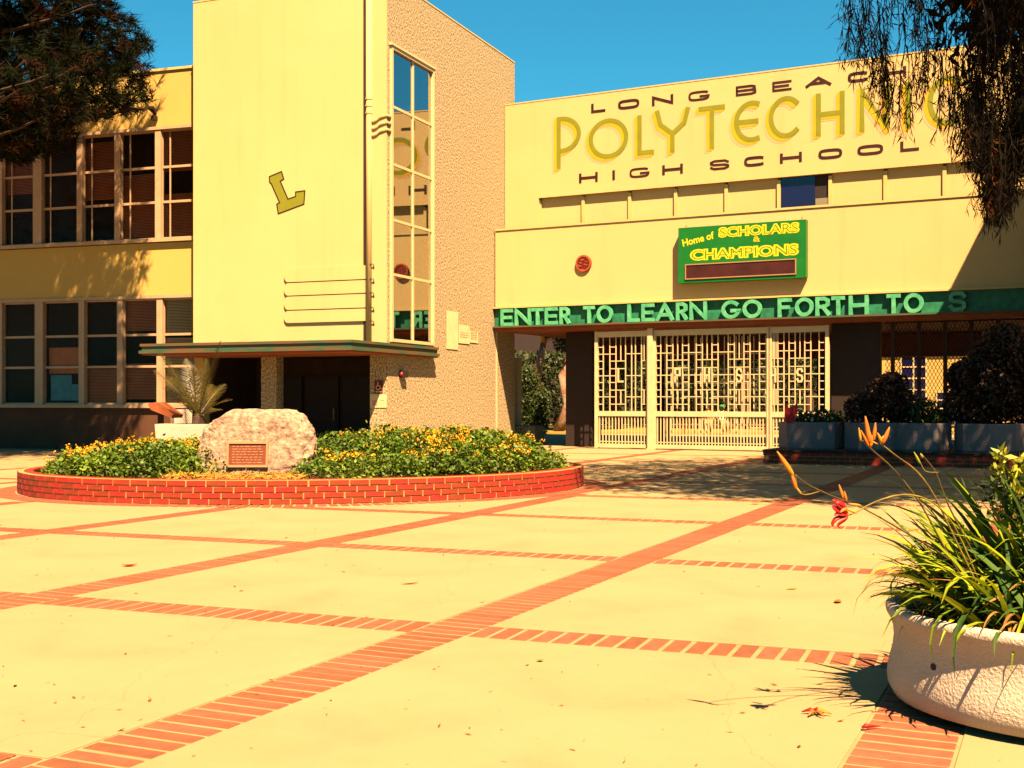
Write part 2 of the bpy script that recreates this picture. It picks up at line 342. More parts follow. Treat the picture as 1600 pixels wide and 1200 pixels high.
# ------------------------------------------------------------------ ground and paving
MB().box(-500, 500, -300, 900, -.4, -.03).build('ground', ASPH, kind='structure')
plaza = MB().box(-40, 40, -6, 37, -.3, -.008).build('plaza_paving', MORT, kind='structure')
tA, tB = math.radians(24.5), math.radians(21.0)
exA = Vector((math.cos(tA), -math.sin(tA))); eyA = Vector((math.sin(tA), math.cos(tA)))
exB = Vector((math.cos(tB), -math.sin(tB))); eyB = Vector((math.sin(tB), math.cos(tB)))
A_BANDS = [(-21.1, .38), (-17.65, .38), (-14.2, .38), (-10.78, .38), (-7.32, .38), (-3.88, .39), (-.84, .41), (2.6, .38), (6.05, .38), (9.5, .38), (13, .38)]
B_BANDS = [(-3.1, .36), (.48, .36), (4.06, .36), (7.48, .37), (11.25, .36), (14.95, .36), (18.4, .36), (22.0, .36), (25.6, .36), (29.2, .36), (32.8, .36), (36.4, .36)]
def cross(a, b):                                        # point with P.exA = a and P.eyB = b
    M = Matrix(((exA.x, exA.y), (eyB.x, eyB.y))); return M.inverted() @ Vector((a, b))
RC, RA, RBb, RT = Vector((-3.5, 21.25)), 4.8, 3.8, .20
def ring_pt(t, k=0.0):
    c, s = math.cos(RT), math.sin(RT); a, b = RA + k, RBb + k
    x, y = a * math.cos(t), b * math.sin(t); return Vector((RC.x + c * x - s * y, RC.y + s * x + c * y))
def in_ring(p, k=0.0):
    d = Vector((p[0], p[1])) - RC; c, s = math.cos(RT), math.sin(RT)
    return ((d.x * c + d.y * s) / (RA + k)) ** 2 + ((-d.x * s + d.y * c) / (RBb + k)) ** 2 < 1
g = .012
for i in range(len(A_BANDS) - 1):
    a0, a1 = A_BANDS[i][0] + A_BANDS[i][1] + g, A_BANDS[i + 1][0] - g
    for j in range(len(B_BANDS) - 1):
        b0, b1 = B_BANDS[j][0] + g, B_BANDS[j + 1][0] - B_BANDS[j + 1][1] - g
        q = [cross(a, b) for a, b in ((a0, b0), (a1, b0), (a1, b1), (a0, b1))]
        c = sum(q, Vector((0, 0))) / 4
        if FA.s * (c.x - FA.O[0]) + FA.c * (c.y - FA.O[1]) > 1.2: continue
        m = MB(); e = .006; cc = c
        top = [p + (cc - p).normalized() * e for p in q]; dz = R.uniform(-.0015, .0015)
        m.add([(p.x - c.x, p.y - c.y, -.1) for p in q] + [(p.x - c.x, p.y - c.y, dz - .004) for p in q] + [(p.x - c.x, p.y - c.y, dz) for p in top],
              [(0, 1, 5, 4), (1, 2, 6, 5), (2, 3, 7, 6), (3, 0, 4, 7), (4, 5, 9, 8), (5, 6, 10, 9), (6, 7, 11, 10), (7, 4, 8, 11), (8, 9, 10, 11)])
        m.build('slab', CONC, plaza, loc=(c.x, c.y, 0))
bricks = []                                             # (x, y, angle, length across band, width along band)
PW = .128
for a, wd in A_BANDS:
    n = int(44 / PW)
    for k in range(n):
        b = -4 + k * PW + R.uniform(-.004, .004); p = exA * (a + wd / 2) + eyA * b
        bricks.append((p.x, p.y, -tA, wd - .012, PW - .030, 0))
PWB = .137
for b, wd in B_BANDS:
    for i in range(len(A_BANDS) - 1):
        p0, p1 = cross(A_BANDS[i][0] + A_BANDS[i][1], b - wd / 2), cross(A_BANDS[i + 1][0], b - wd / 2)
        L = (p1 - p0).length; n = max(1, int(L / PWB)); s = L / n
        for k in range(n):
            p = p0 + (p1 - p0) * ((k + .5) / n); bricks.append((p.x, p.y, -tB + math.pi / 2, wd - .012, s - .030, 0))
n = 200
for k in range(n):
    t = 2 * math.pi * k / n; p = ring_pt(t, .22); q = ring_pt(t + .01, .22) - p
    bricks.append((p.x, p.y, math.atan2(q.y, q.x) + math.pi / 2, .38, .115, 1))
def keep(b):
    d = FA.s * (b[0] - FA.O[0]) + FA.c * (b[1] - FA.O[1])
    return d < .4 and (b[5] == 1 or not in_ring(b, .43))
bricks = [b for b in bricks if keep(b)]
def seen(b):                                            # projected size in the photograph
    if b[1] < 1.5: return 0
    px, py = 800 + F * b[0] / b[1], YH + F * H / b[1]
    if not (-20 < px < 1620 and py < 1215): return 0
    if math.hypot(b[0] - 2.75, b[1] - 5.93) < .8: return 0
    return F * F * H * b[3] * b[4] / b[1] ** 3
bricks.sort(key=seen, reverse=True)
bm_unit = []
for k in range(3):
    m = MB(); m.bbox(-.5, .5, -.5, .5, -.05, 0, .0); bm_unit.append(None)
pb_meshes = {}
def brick_mesh(l, wd):
    key = (round(l, 2), round(wd, 2))
    if key not in pb_meshes:
        pb_meshes[key] = MB().bbox(-l / 2, l / 2, -wd / 2, wd / 2, -.06, 0, .004).mesh('paving_brick', PBRICK)
    return pb_meshes[key]
rest = MB()
for i, b in enumerate(bricks):
    z = (-.003 if b[5] == 0 else .004) + R.uniform(-.0012, .0012); ang = b[2] + R.uniform(-.006, .006)
    if i < 300 and seen(b) > 0:
        link('brick', brick_mesh(b[3], b[4]), plaza, (b[0], b[1], z), ang)
    else:
        c, s = math.cos(ang), math.sin(ang); l, wd = b[3] / 2, b[4] / 2
        cs = [(b[0] + c * x - s * y, b[1] + s * x + c * y) for x, y in ((-l, -wd), (l, -wd), (l, wd), (-l, wd))]
        rest.add([(x, y, z - .05) for x, y in cs] + [(x, y, z) for x, y in cs], [(0, 1, 5, 4), (1, 2, 6, 5), (2, 3, 7, 6), (3, 0, 4, 7), (4, 5, 6, 7)])
rest.build('brick_paving', PBRICK, plaza, kind='stuff')
# drain line across the plaza in front of the gate
m = MB(); p0, p1 = cross(-2.2, 23.6), cross(13, 23.6)
m.box(0, (p1 - p0).length, -.05, .05, -.01, .006)
m.build('drain_channel', POTG, plaza, loc=(p0.x, p0.y, 0), rz=-tB)

# ------------------------------------------------------------------ classroom wing (left)
wing = LW.root('classroom_wing', 'two storey yellow stucco wing with window rows, left of the tower', 'building')
z_roof = LW.onv(264, 110)[1]; z_ut = LW.onv(210, 205)[1]; z_us = LW.onv(150, 378)[1]; z_lt = LW.onv(150, 468)[1]; z_ls = LW.onv(150, 632)[1]
UL, UR = -24.0, .25
MB().box(UL, UR, -.01, .25, 0, z_ls - .1).build('base_wall', mat('brown_wainscot', (.13, .055, .022), (.10, .04, .016), scale=1.5, rough=.9, bump=.3, bscale=130), wing)
wm = MB(); wm.box(UL, UR, 0, .25, z_lt + .06, z_us - .12); wm.box(UL, UR, 0, .25, z_ut + .06, z_roof)
wm.box(UL, UR, 6, 6.3, 0, z_roof); wm.build('wall', CREAM2, wing)
MB().box(UL, UR, .25, 6, z_roof - .5, z_roof - .2).build('roof', BROWN, wing)
MB().box(UL, UR, -.05, .28, z_roof, z_roof + .07).build('coping', TRIM, wing)
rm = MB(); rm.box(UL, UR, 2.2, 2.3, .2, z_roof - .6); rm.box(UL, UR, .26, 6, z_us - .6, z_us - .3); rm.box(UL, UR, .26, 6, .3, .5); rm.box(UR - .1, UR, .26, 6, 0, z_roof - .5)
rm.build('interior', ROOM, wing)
for zz in (z_us, z_ls):
    MB().box(UL, UR, -.13, .1, zz - .10, zz).build('sill', FRAME, wing)
for zz in (z_ut, z_lt):
    MB().box(UL, UR, -.06, .1, zz - .02, zz + .07).build('head_trim', FRAME, wing)
def bay_edges(pxs, y): return [LW.onv(p, y)[0] for p in pxs]
def add_window(u0, u1, z0, z1, splits, vbar, blind, bk=BLIND):
    f = MB(); t = .05
    f.box(u0, u0 + t, .06, .15, z0, z1); f.box(u1 - t, u1, .06, .15, z0, z1); f.box(u0 + t, u1 - t, .06, .15, z1 - t, z1); f.box(u0 + t, u1 - t, .06, .15, z0, z0 + t)
    ys = [z0] + [z0 + (z1 - z0) * q for q in splits] + [z1]
    for q in ys[1:-1]: f.box(u0 + t, u1 - t, .065, .145, q - .035, q + .035)
    if vbar: f.box(u0 + t + (u1 - u0) * .2, u0 + t + (u1 - u0) * .2 + .035, .07, .10, z0 + t, z1 - t)
    fo = f.build('window', FRAME, wing)
    for k in range(len(ys) - 1):
        pm = MB(); pm.add([(u0 + t, .107, ys[k] + .036), (u1 - t, .107, ys[k] + .036), (u1 - t, .107, ys[k + 1] - .036), (u0 + t, .107, ys[k + 1] - .036)], [(0, 1, 2, 3)]); pm.build('pane', GLASS, fo)
    for (b0, b1) in blind:
        bl = MB(); z = z0 + (z1 - z0) * b0
        while z < z0 + (z1 - z0) * b1 - .03:
            bl.add([(u0 + .02, .15, z), (u1 - .02, .15, z), (u1 - .02, .17, z + .035), (u0 + .02, .17, z + .035)], [(0, 1, 2, 3)]); z += .045
        bl.build('blind', bk, fo, kind='stuff')
    return fo
ue = bay_edges([-310, -245, -183, -121, -59, 0, 59, 125, 184, 247.5, 305], 300)
for k in range(len(ue) - 1):
    bl = {9: [(0, .42), (.62, 1)], 8: [(.03, .62)], 7: [(.4, .95)], 3: [(.2, .9)]}.get(k, [(.5, 1)] if k % 2 else [])
    add_window(ue[k] + .06, ue[k + 1] - .06, z_us, z_ut - .02, (.34, .66), True, bl)
    mw = .10 if k != 6 else .16
    MB().box(ue[k] - mw, ue[k] + mw, -.03, .16, z_us, z_ut - .02).build('mullion', FRAME, wing)
le = bay_edges([-300, -238, -176, -114, -56, 0, 61.5, 128, 188, 250, 309], 560)
for k in range(len(le) - 1):
    bl = {9: [(.02, .36), (.36, .64), (.66, 1)], 8: [(.05, .4), (.7, 1)], 7: [(0, .35)]}.get(k, [])
    fo = add_window(le[k] + .06, le[k + 1] - .06, z_ls, z_lt - .02, (.36, .66), False, bl, BLINDL if k == 9 else BLIND)
    if k == 6:
        MB().box(le[k] + .2, le[k + 1] - .16, .20, .21, z_ls + .95, z_ls + 1.75).build('blind', BLIND, fo)
        pm = MB(); pm.box(le[k] + .3, le[k + 1] - .5, .16, .17, z_ls + .12, z_ls + .9); pm.box(le[k + 1] - .62, le[k + 1] - .14, .174, .18, z_ls + .12, z_ls + .62)
        pm.build('paper', CYANP, fo)
    mw = .10 if k != 6 else .15
    MB().box(le[k] - mw, le[k] + mw, -.03, .16, z_ls, z_lt - .02).build('mullion', FRAME, wing)
u, z = LW.onv(243, 180)
fl = LW.root('floodlight', 'small dark floodlight on bracket, high on the yellow wall', 'floodlight', u, 0, z)
m = MB(); m.add([(-.09, -.28, .14), (.09, -.28, .14), (.05, -.02, .02), (-.05, -.02, .02), (-.09, -.22, .22), (.09, -.22, .22), (.05, -.01, .10), (-.05, -.01, .10)],
      [(0, 3, 2, 1), (4, 5, 6, 7), (0, 1, 5, 4), (1, 2, 6, 5), (2, 3, 7, 6), (3, 0, 4, 7)]); m.build('head', BROWN, fl)
MB().box(-.08, .08, -.12, 0, -.16, -.04).build('junction_box', BROWN, fl)

# ------------------------------------------------------------------ tower
tower = TO.root('entrance_tower', 'tall cream tower with pebbledash side wall and stair window', 'building')
TW, TL = -6.19, 9.1
zt = (TO.onv(298, 7)[1] + TO.onu(804, 98)[1]) / 2
zc0, zc1 = 2.72, 3.0                                    # canopy
v_a, v_b = TO.onu(609, 70)[0], TO.onu(676, 110)[0]
zw1 = (TO.onu(609, 70)[1] + TO.onu(676, 110)[1]) / 2; zw0 = zc1 + .06
MB().box(TW, .004, -.05, 0, zc1, zt).build('front_wall', CREAM, tower)
pw = MB(); pw.box(-.3, 0, 0, v_a, 0, zt); pw.box(-.3, 0, v_a, v_b, 0, zw0); pw.box(-.3, 0, v_a, v_b, zw1, zt); pw.box(-.3, 0, v_b, TL, 0, zt)
pw.build('pebbledash_wall', PEB, tower)
bw = MB(); bw.box(TW, TW + .3, 0, TL, 0, zt); bw.box(TW + .3, -.3, TL - .3, TL, 0, zt); bw.box(TW + .3, -.3, .002, .3, zc1, zt); bw.build('rear_wall', CREAM2, tower)
MB().box(TW + .3, -.3, .3, TL - .3, zt - .6, zt - .4).build('roof', BROWN, tower)
cp = MB(); cp.box(TW - .01, .012, -.06, .25, zt, zt + .04); cp.box(-.3, .012, .25, TL + .01, zt, zt + .04); cp.build('coping', TRIM, tower)
# ground floor front: header, pillar, jamb and two dark openings
uo = [TO.onv(p, 600)[0] for p in (305, 408, 432, 578)]
hz = TO.onv(500, 556)[1]
fr = MB(); fr.box(TW + .3, -.3, 0, .3, hz, zc0); fr.box(uo[3], -.3, 0, .3, 0, hz); fr.build('pebbledash_front', PEB, tower)
MB().box(uo[1], uo[2], 0, .35, 0, hz).build('pillar', PEB, tower)
lob = MB(); lob.box(TW + .3, -.3, 2.6, 2.7, 0, zc0); lob.box(TW + .3, -.3, .3, 2.6, zc0, zc0 + .1); lob.box(-.32, -.302, .3, 2.6, 0, zc0); lob.box(TW + .302, TW + .32, .3, 2.6, 0, zc0); lob.build('lobby_wall', BROWN, tower)  # dark side linings added over the cream walls to keep the shaded openings black
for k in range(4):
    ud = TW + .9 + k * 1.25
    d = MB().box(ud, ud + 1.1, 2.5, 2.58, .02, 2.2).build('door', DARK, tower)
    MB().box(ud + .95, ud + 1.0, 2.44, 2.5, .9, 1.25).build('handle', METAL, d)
# canopy with stepped copper fascia
ca = MB(); cl, cr, cf, cb = TW - .05, .27, -2.35, v_b - .1
def Lsh(x0, x1, y0, y1, z0, z1, mi):
    ca.box(x0, x1, y0, -.06, z0, z1, mi); ca.box(.006, x1, -.06, y1, z0, z1, mi)
Lsh(cl, cr, cf, cb, zc0 + .02, zc0 + .10, 0); Lsh(cl + .05, cr - .06, cf + .06, cb - .02, zc0 + .10, zc1 - .07, 0); Lsh(cl + .02, cr - .02, cf + .02, cb, zc1 - .07, zc1, 0)
Lsh(cl + .06, cr - .05, cf + .06, cb - .02, zc0 - .02, zc0 + .02, 1)
ca.build('canopy', [COPPERD, SOFFIT], tower)
# half-round pilaster strip with bands, speed stripes at the foot
up = TO.onv(578, 300)[0]
pl = MB(); pl.tube([(up, -.05, zc1), (up, -.05, zt)], .085, 10); pl.build('pilaster', CREAM, tower, smooth=True)
MB().box(up - .17, up - .085, -.056, -.049, zc1, zt).build('painted_shadow_line', BROWN, tower)  # flat brown strip painted in for the shade line beside the pilaster
for y in (155, 166, 177):
    z = TO.onv(578, y)[1]; MB().tube([(up, -.05, z - .03), (up, -.05, z + .03)], .10, 10).build('band', CREAM, tower)
def hook(z, k):                                          # ribs that sweep round the corner to the side wall
    m = MB(); a = [(up + .10, -.06, z)] + [(up + .14 + .20 * t, -.07, z + .10 * t * t) for t in (0, .5, 1)] + [(.03, -.06, z + .13), (.035, .12, z + .13)]
    m.tube(a, .035, 6); m.build('rib', CREAM, tower)
for y in (190, 201, 212): hook(TO.onv(590, y)[1], 0)
ys = [(419, 414.5), (442, 437), (463, 458.5), (485.5, 481), (507, 501)]
u0 = TO.onv(447, 460)[0]
zl = [(TO.onv(450, a)[1] + TO.onv(574, b)[1]) / 2 for a, b in ys]
for k in range(4):
    zb, ztp = zl[k + 1] + .012, zl[k] - .022; r = (ztp - zb) / 2
    poly = [(up - .1, zb), (up - .1, ztp)] + [(u0 + .12 + .12 * math.cos(a), (zb + ztp) / 2 + r * math.sin(a)) for a in np.linspace(math.pi / 2, 1.5 * math.pi, 9)]
    m = MB(); m.prism(poly, 1, -.105, -.05); m.build('stripe_panel', CREAM, tower)
for k in range(5):
    z = zl[k]; m = MB(); m.tube([(up + .06, -.12, z), (up + .15, -.10, z), (up + .16, -.06, z - .10)], .014, 5); m.build('hook', BROWN, tower)
# painted letter left on the mural wall
LP = [(421, 276), (440, 268), (443.5, 280), (438, 283), (450, 311), (462, 307), (462, 300), (476.5, 298), (475, 319), (435, 334), (432.5, 319), (437, 316.5), (424, 287), (421.5, 285)]
def poly_sheet(name, pts, grow, y, mt):
    q = [TO.onv(a, b, -.05) for a, b in pts]; c = (sum(p[0] for p in q) / len(q), sum(p[1] for p in q) / len(q))
    m = MB(); m.prism(q, 1, y, -.05)
    return m.build(name, mt, tower)
poly_sheet('painted_letter', LP, 0, -.054, OLIVE)
lo = MB(); q = [TO.onv(a, b, -.05) for a, b in LP]; ribbon(lo, q, .035, True, -.058, -.05); lo.build('letter_outline', DARK, tower)
# stair window
wf = MB(); t = .085
wf.box(-.06, .07, v_a, v_a + t, zw0, zw1); wf.box(-.06, .07, v_b - t, v_b, zw0, zw1); wf.box(-.06, .07, v_a + t, v_b - t, zw1 - t, zw1); wf.box(-.06, .07, v_a + t, v_b - t, zw0, zw0 + t)
wf.box(-.06, .10, v_a - .05, v_b + .06, zw1, zw1 + .06)
vm = TO.onu(645, 300)[0]; wf.box(-.045, .02, vm - .04, vm + .04, zw0 + t, zw1 - t)
zs = [zw0 + t]
for y0_, y1_ in ((427.5, 442.5), (344.4, 361), (257, 280), (167, 196)):
    z = (TO.onu(617.5, y0_)[1] + TO.onu(672.5, y1_)[1]) / 2; zs.append(z)
    wf.box(-.04, .015, v_a + t, v_b - t, z - .035, z + .035)
zs.append(zw1 - t)
sw = wf.build('stair_window', FRAMEW, tower)
for k in range(5):
    for a, b in ((v_a + t, vm - .041), (vm + .041, v_b - t)):
        pm = MB(); pm.add([(-.013, a, zs[k] + .036), (-.013, b, zs[k] + .036), (-.013, b, zs[k + 1] - .036), (-.013, a, zs[k + 1] - .036)], [(0, 1, 2, 3)]); pm.build('pane', GLASSD, sw)
it = MB(); it.box(-1.5, -1.4, .3, 7.5, 3.2, zt - .7); it.box(-1.4, -.3, 3.6, 3.7, 3.2, zt - .7); it.box(-1.4, -.3, .3, 3.6, 3.05, 3.15)
it.build('stair_wall', ROOMO, tower)
st = MB()
for z in (3.3, 5.0, 6.7, 8.4):
    st.add([(-.6, v_a, z), (-.6, v_b + .6, z + 1.9), (-.6, v_b + .6, z + 2.15), (-.6, v_a, z + .25), (-.5, v_a, z), (-.5, v_b + .6, z + 1.9), (-.5, v_b + .6, z + 2.15), (-.5, v_a, z + .25)],
           [(0, 1, 2, 3), (4, 7, 6, 5), (0, 4, 5, 1), (1, 5, 6, 2), (2, 6, 7, 3), (3, 7, 4, 0)])
st.build('stair_stringer', FRAME, tower)
sl = MB()
for z in (5.0, 6.9, 8.6): sl.box(-1.4, -.9, .3, v_a + .75, z, z + .22)
sl.build('landing', BROWN, tower)
# notices on the pebbledash
def side_paper(name, label, pxa, pxb, yt, yb, lines=0, pink=False):
    va, z1 = TO.onu(pxa, yt); vb, _ = TO.onu(pxb, yt); _, z0 = TO.onu(pxa, yb)
    r = TO.root(name, label, 'notice', 0, (va + vb) / 2, (z0 + z1) / 2)
    hw, hh = (vb - va) / 2, (z1 - z0) / 2
    MB().box(0.012, .02, -hw, hw, -hh, hh).build('sheet', WHITE, r)
    if lines:
        m = MB()
        for k in range(lines):
            z = hh * (.1 - .7 * k / lines) if pink else hh * (.75 - 1.5 * k / lines); a = -hw * .75
            while a < hw * .7:
                b = a + R.uniform(.06, .16); m.box(.0205, .0215, a, min(b, hw * .78), z, z + .03, 1 if pink and k == 0 else 0); a = b + .04
        m.build('print', [PRINT, PRINTP], r)
side_paper('wall_notice', 'tall blank white board beside the smaller wall notices', 697, 715, 485, 545)
side_paper('wall_notice', 'middle white notice with pink and black lines of small print', 716, 733, 507, 536, 3, True)
side_paper('wall_notice', 'smallest white notice, rightmost of three on the pebbledash wall', 733.5, 746, 516.5, 535, 5)
v_, z_ = TO.onu(627, 585)
al = TO.root('alarm_box', 'small dark box with red lens on the pebbledash wall', 'alarm', 0, v_, z_)
MB().box(.01, .14, -.14, .14, -.09, .09).build('housing', DARK, al); m = MB(); m.lathe([(.0, .03), (.05, .025), (.06, 0)], 12); o = m.build('lens', REDLAMP, al, True, loc=(.07, -.145, .0)); o.rotation_euler = (math.pi / 2, 0, 0)
# access sign and notice on the jamb (front face)
ua, za = TO.onv(585.5, 594); ub, zb = TO.onv(598, 615)
sg = TO.root('access_sign', 'maroon sign with white wheelchair symbol and left arrow', 'sign', (ua + ub) / 2, -.01, (za + zb) / 2)
hw, hh = (ub - ua) / 2, (za - zb) / 2
MB().box(-hw, hw, -.012, 0, -hh, hh).build('panel', MAROON, sg)
m = MB(); ribbon(m, arc(-.005, -.02, .06, .06, 100, 350, 16), .022, False, -.017, -.012); ribbon(m, [(-.012, .13), (-.012, .035), (.04, .03), (.065, -.04), (.09, -.045)], .02, False, -.018, -.012)
m.lathe([(.0, 0), (.018, 0)], 8); m.build('wheelchair_symbol', WHITE, sg)
m = MB(); m.prism([(-.09, -.13), (-.045, -.10), (-.045, -.117), (.09, -.117), (.09, -.143), (-.045, -.143), (-.045, -.16)], 1, -.017, -.012); m.build('arrow', WHITE, sg)
ua, za = TO.onv(578.8, 616); ub, zb = TO.onv(604.5, 637)
sg = TO.root('wall_notice', 'white paper notice taped below the wheelchair sign', 'notice', (ua + ub) / 2, -.01, (za + zb) / 2)
hw, hh = (ub - ua) / 2, (za - zb) / 2
MB().box(-hw, hw, -.008, 0, -hh, hh).build('sheet', WHITE, sg)
m = MB(); m.box(-hw * .72, -hw * .1, -.0095, -.008, -hh * .7, -hh * .05, 1); m.box(hw * .2, hw * .7, -.0095, -.008, hh * .0, hh * .08, 0); m.box(-hw * .72, -hw * .1, -.0098, -.008, .0, hh * .07, 0)
m.box(hw * .62, hw * .72, -.0095, -.008, -hh * .2, -hh * .12, 0); m.box(hw * .25, hw * .55, -.0095, -.008, -hh * .45, -hh * .4, 1); m.build('print', [PRINT, PRINTP], sg)

# ------------------------------------------------------------------ entrance front (right)
fac = FA.root('school_entrance', 'cream entrance front with school name lettering and covered gateway', 'building')
fl0 = FA.onv(774, 400, -.63)[0]; fl1 = FA.onv(789, 250, .24)[0]; FR = 13.0
zav = lambda pts, v: sum(FA.onv(a, b, v)[1] for a, b in pts) / len(pts)
zp = zav([(775, 361), (1040, 340.5), (1318, 323), (1545, 304)], -.63)
zb1 = zav([(800, 484), (1440, 453)], -.70); zb0 = zav([(800, 511), (1110, 499), (1435, 487)], -.75)
zu = zav([(804, 161), (1325, 99)], .24); zled = zav([(845, 310), (1056, 292), (1299, 270), (1517, 249)], .24)
MB().box(fl0, FR, -.63, -.33, zb1, zp).build('lower_wall', CREAM, fac)
MB().box(fl0, FR, -.66, -.3, zp, zp + .06).build('parapet_coping', TRIM, fac)
uw = MB(); uw.box(fl1, FR, .24, .55, zled, zu); 
pe = [FA.onv(p, 300, .36)[0] for p in (844, 911.5, 984, 1056, 1135, 1217, 1297.5, 1383.5, 1476, 1568, 1660, 1752)]
uw.box(fl1, pe[0], .24, .55, zp - .4, zled); uw.box(pe[-1] + .06, FR, .24, .55, zp - .4, zled); uw.build('upper_wall', CREAM, fac)
MB().box(fl1, FR, .23, .58, zu, zu + .04).build('coping', TRIM, fac)
bk = MB(); bk.box(fl0 + .3, FR, -.33, .24, zp - .45, zp - .35); bk.box(fl1, FR, 7.6, 7.9, 3.3, zu); bk.box(FR - .3, FR, .55, 7.6, 0, zu); bk.box(fl1, FR, .55, 7.6, zu - .4, zu - .2); bk.box(fl1, FR, .62, .7, zp - .3, zled + .2)
bk.build('rear_structure', BROWN, fac)
for k in range(len(pe) - 1):
    if k == 5:
        f = MB().box(pe[k] + .05, pe[k + 1] - .05, .40, .46, zp - .3, zled).build('window', DARK, fac)
        um = pe[k] + (pe[k + 1] - pe[k]) * .70
        MB().box(pe[k] + .06, um, .375, .39, zp - .3, zled - .01).build('pane', DKBLUE, f); MB().box(um + .02, pe[k + 1] - .07, .36, .372, zp - .3, zp + .42).build('pane', PALEBLUE, f)
    else:
        MB().box(pe[k] + .05, pe[k + 1] - .05, .39 + R.uniform(-.01, .01), .46, zp - .3, zled).build('clerestory_panel', CREAM, fac)
    MB().box(pe[k] - .05, pe[k] + .05, .33, .47, zp - .3, zled - .06).build('mullion', TRIM, fac)
# copper sign band
cb_ = MB(); cb_.box(fl0 - .02, FR, -.622, -.5, zb0, zb1, 0); cb_.build('copper_band', COPPER, fac)
MB().box(fl0 - .03, FR, -.76, -.5, zb1, zb1 + .05).build('band_lip', TRIM, fac)
MB().box(fl0 - .03, FR, -.77, -.5, zb0 - .05, zb0).build('band_ledge', COPPERD, fac)
MB().box(fl0, FR, -.64, -.52, zb0 - .16, zb0 - .05).build('beam', SOFFIT, fac)
MB().box(fl0, FR, -.52, 7.6, zb0 - .15, zb0 - .06).build('soffit', SOFFIT, fac)
W1 = [('E', 782, 801), ('N', 804, 829), ('T', 830, 849), ('E', 851, 871), ('R', 874, 890), ('T', 911, 929), ('O', 932, 957), ('L', 980, 999), ('E', 1002, 1022), ('A', 1025, 1052), ('R', 1056, 1074), ('N', 1077, 1104),
      ('G', 1127, 1157), ('O', 1160, 1190), ('F', 1215, 1237), ('O', 1242, 1271), ('R', 1274, 1297), ('T', 1299, 1320), ('H', 1326, 1357), ('T', 1385, 1407), ('O', 1412, 1443), ('S', 1482, 1510)]
for ch, a, b in W1:
    ua, ub = FA.onv(a, 490, -.76)[0], FA.onv(b, 490, -.76)[0]
    m = MB(); letter(m, ch, ua, ub, zb0 + .004, zb1 - .03, .105, -.765, -.68); m.build('letter', VERD, fac)
def wide_row(rows, yt0, yb0, yt1, yb1, x0, x1, w):
    for ch, a, b in rows:
        q = ((a + b) / 2 - x0) / (x1 - x0); yt, yb = yt0 + (yt1 - yt0) * q, yb0 + (yb1 - yb0) * q
        xm = (a + b) / 2
        ua, ub = FA.onv(a, yt, .24)[0], FA.onv(b, yt, .24)[0]; z1, z0 = FA.onv(xm, yt, .24)[1], FA.onv(xm, yb, .24)[1]
        m = MB(); letter(m, ch, ua, ub, z0, z1, w if ch in 'BSEG' else w * 1.3, .228, .24, p=.55); m.build('letter', BLACKL, fac)
wide_row([('L', 924, 946), ('O', 966, 999), ('N', 1019, 1052), ('G', 1076, 1109), ('B', 1150, 1182), ('E', 1207, 1237), ('A', 1259, 1299), ('C', 1325, 1358), ('H', 1383, 1416)], 161, 175.5, 112, 128, 935, 1341, .062)
wide_row([('H', 905, 934), ('I', 954, 964), ('G', 984, 1015), ('H', 1035, 1067), ('S', 1109, 1140), ('C', 1163, 1196), ('H', 1219, 1253), ('O', 1279, 1316), ('O', 1340, 1380), ('L', 1407, 1436)], 270, 285, 220, 236, 919, 1421, .062)
PT = [('P', 870, 908, 181, 262), ('O', 920, 982, 185, 248), ('L', 996, 1022, 179, 242), ('Y', 1024, 1078, 170, 238), ('T', 1092, 1133, 165, 232), ('E', 1147, 1187, 158, 223), ('C', 1201, 1256, 150, 216),
      ('H', 1275, 1320, 144, 211), ('N', 1343, 1391, 136, 204), ('I', 1413, 1425, 128, 200), ('C', 1449, 1512, 118, 196)]
for ch, a, b, yt, yb in PT:
    xm = (a + b) / 2; ua, ub = FA.onv(a, yt, .24)[0], FA.onv(b, yt, .24)[0]; z1, z0 = FA.onv(xm, yt, .24)[1], FA.onv(xm, yb, .24)[1]
    w_ = .145; m = MB()
    letter(m, ch, ua - .17, ub - .17, z0 - .13, z1 - .13, w_, .236, .2395, 2, deco=True)
    for k, dd in enumerate((.10, .075, .05, .025)): letter(m, ch, ua - dd, ub - dd, z0 - dd * .8, z1 - dd * .8, w_, .232 - .0008 * k, .2355, 1, deco=True)
    letter(m, ch, ua, ub, z0, z1, w_, .2255, .229, 0, deco=True)
    m.build('painted_letter', [OLIVE, GOLD, PINK], fac)
# covered way: pillar, jambs, rear beam, dark wall on the right
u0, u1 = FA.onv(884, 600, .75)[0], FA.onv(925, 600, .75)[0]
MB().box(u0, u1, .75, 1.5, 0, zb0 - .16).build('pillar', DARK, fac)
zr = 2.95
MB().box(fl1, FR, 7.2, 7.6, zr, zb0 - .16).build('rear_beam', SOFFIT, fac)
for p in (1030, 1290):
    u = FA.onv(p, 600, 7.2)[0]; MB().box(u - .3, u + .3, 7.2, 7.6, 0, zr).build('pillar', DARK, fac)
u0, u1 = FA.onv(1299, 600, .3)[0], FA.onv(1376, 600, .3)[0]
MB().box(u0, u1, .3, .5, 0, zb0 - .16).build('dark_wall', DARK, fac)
u0, u1 = FA.onv(783, 600, .0)[0], FA.onv(788, 600, .0)[0]
MB().box(u0 - .05, u1 - .05, -.5, -.38, 0, zb0 - .16).build('door_post', GATEP, fac)
u0, u1 = FA.onv(802, 600, 3.0)[0], FA.onv(809, 600, 3.0)[0]
MB().box(u0, u1, 3.0, 3.3, .6, 3.0).build('door_post', GATEP, fac)
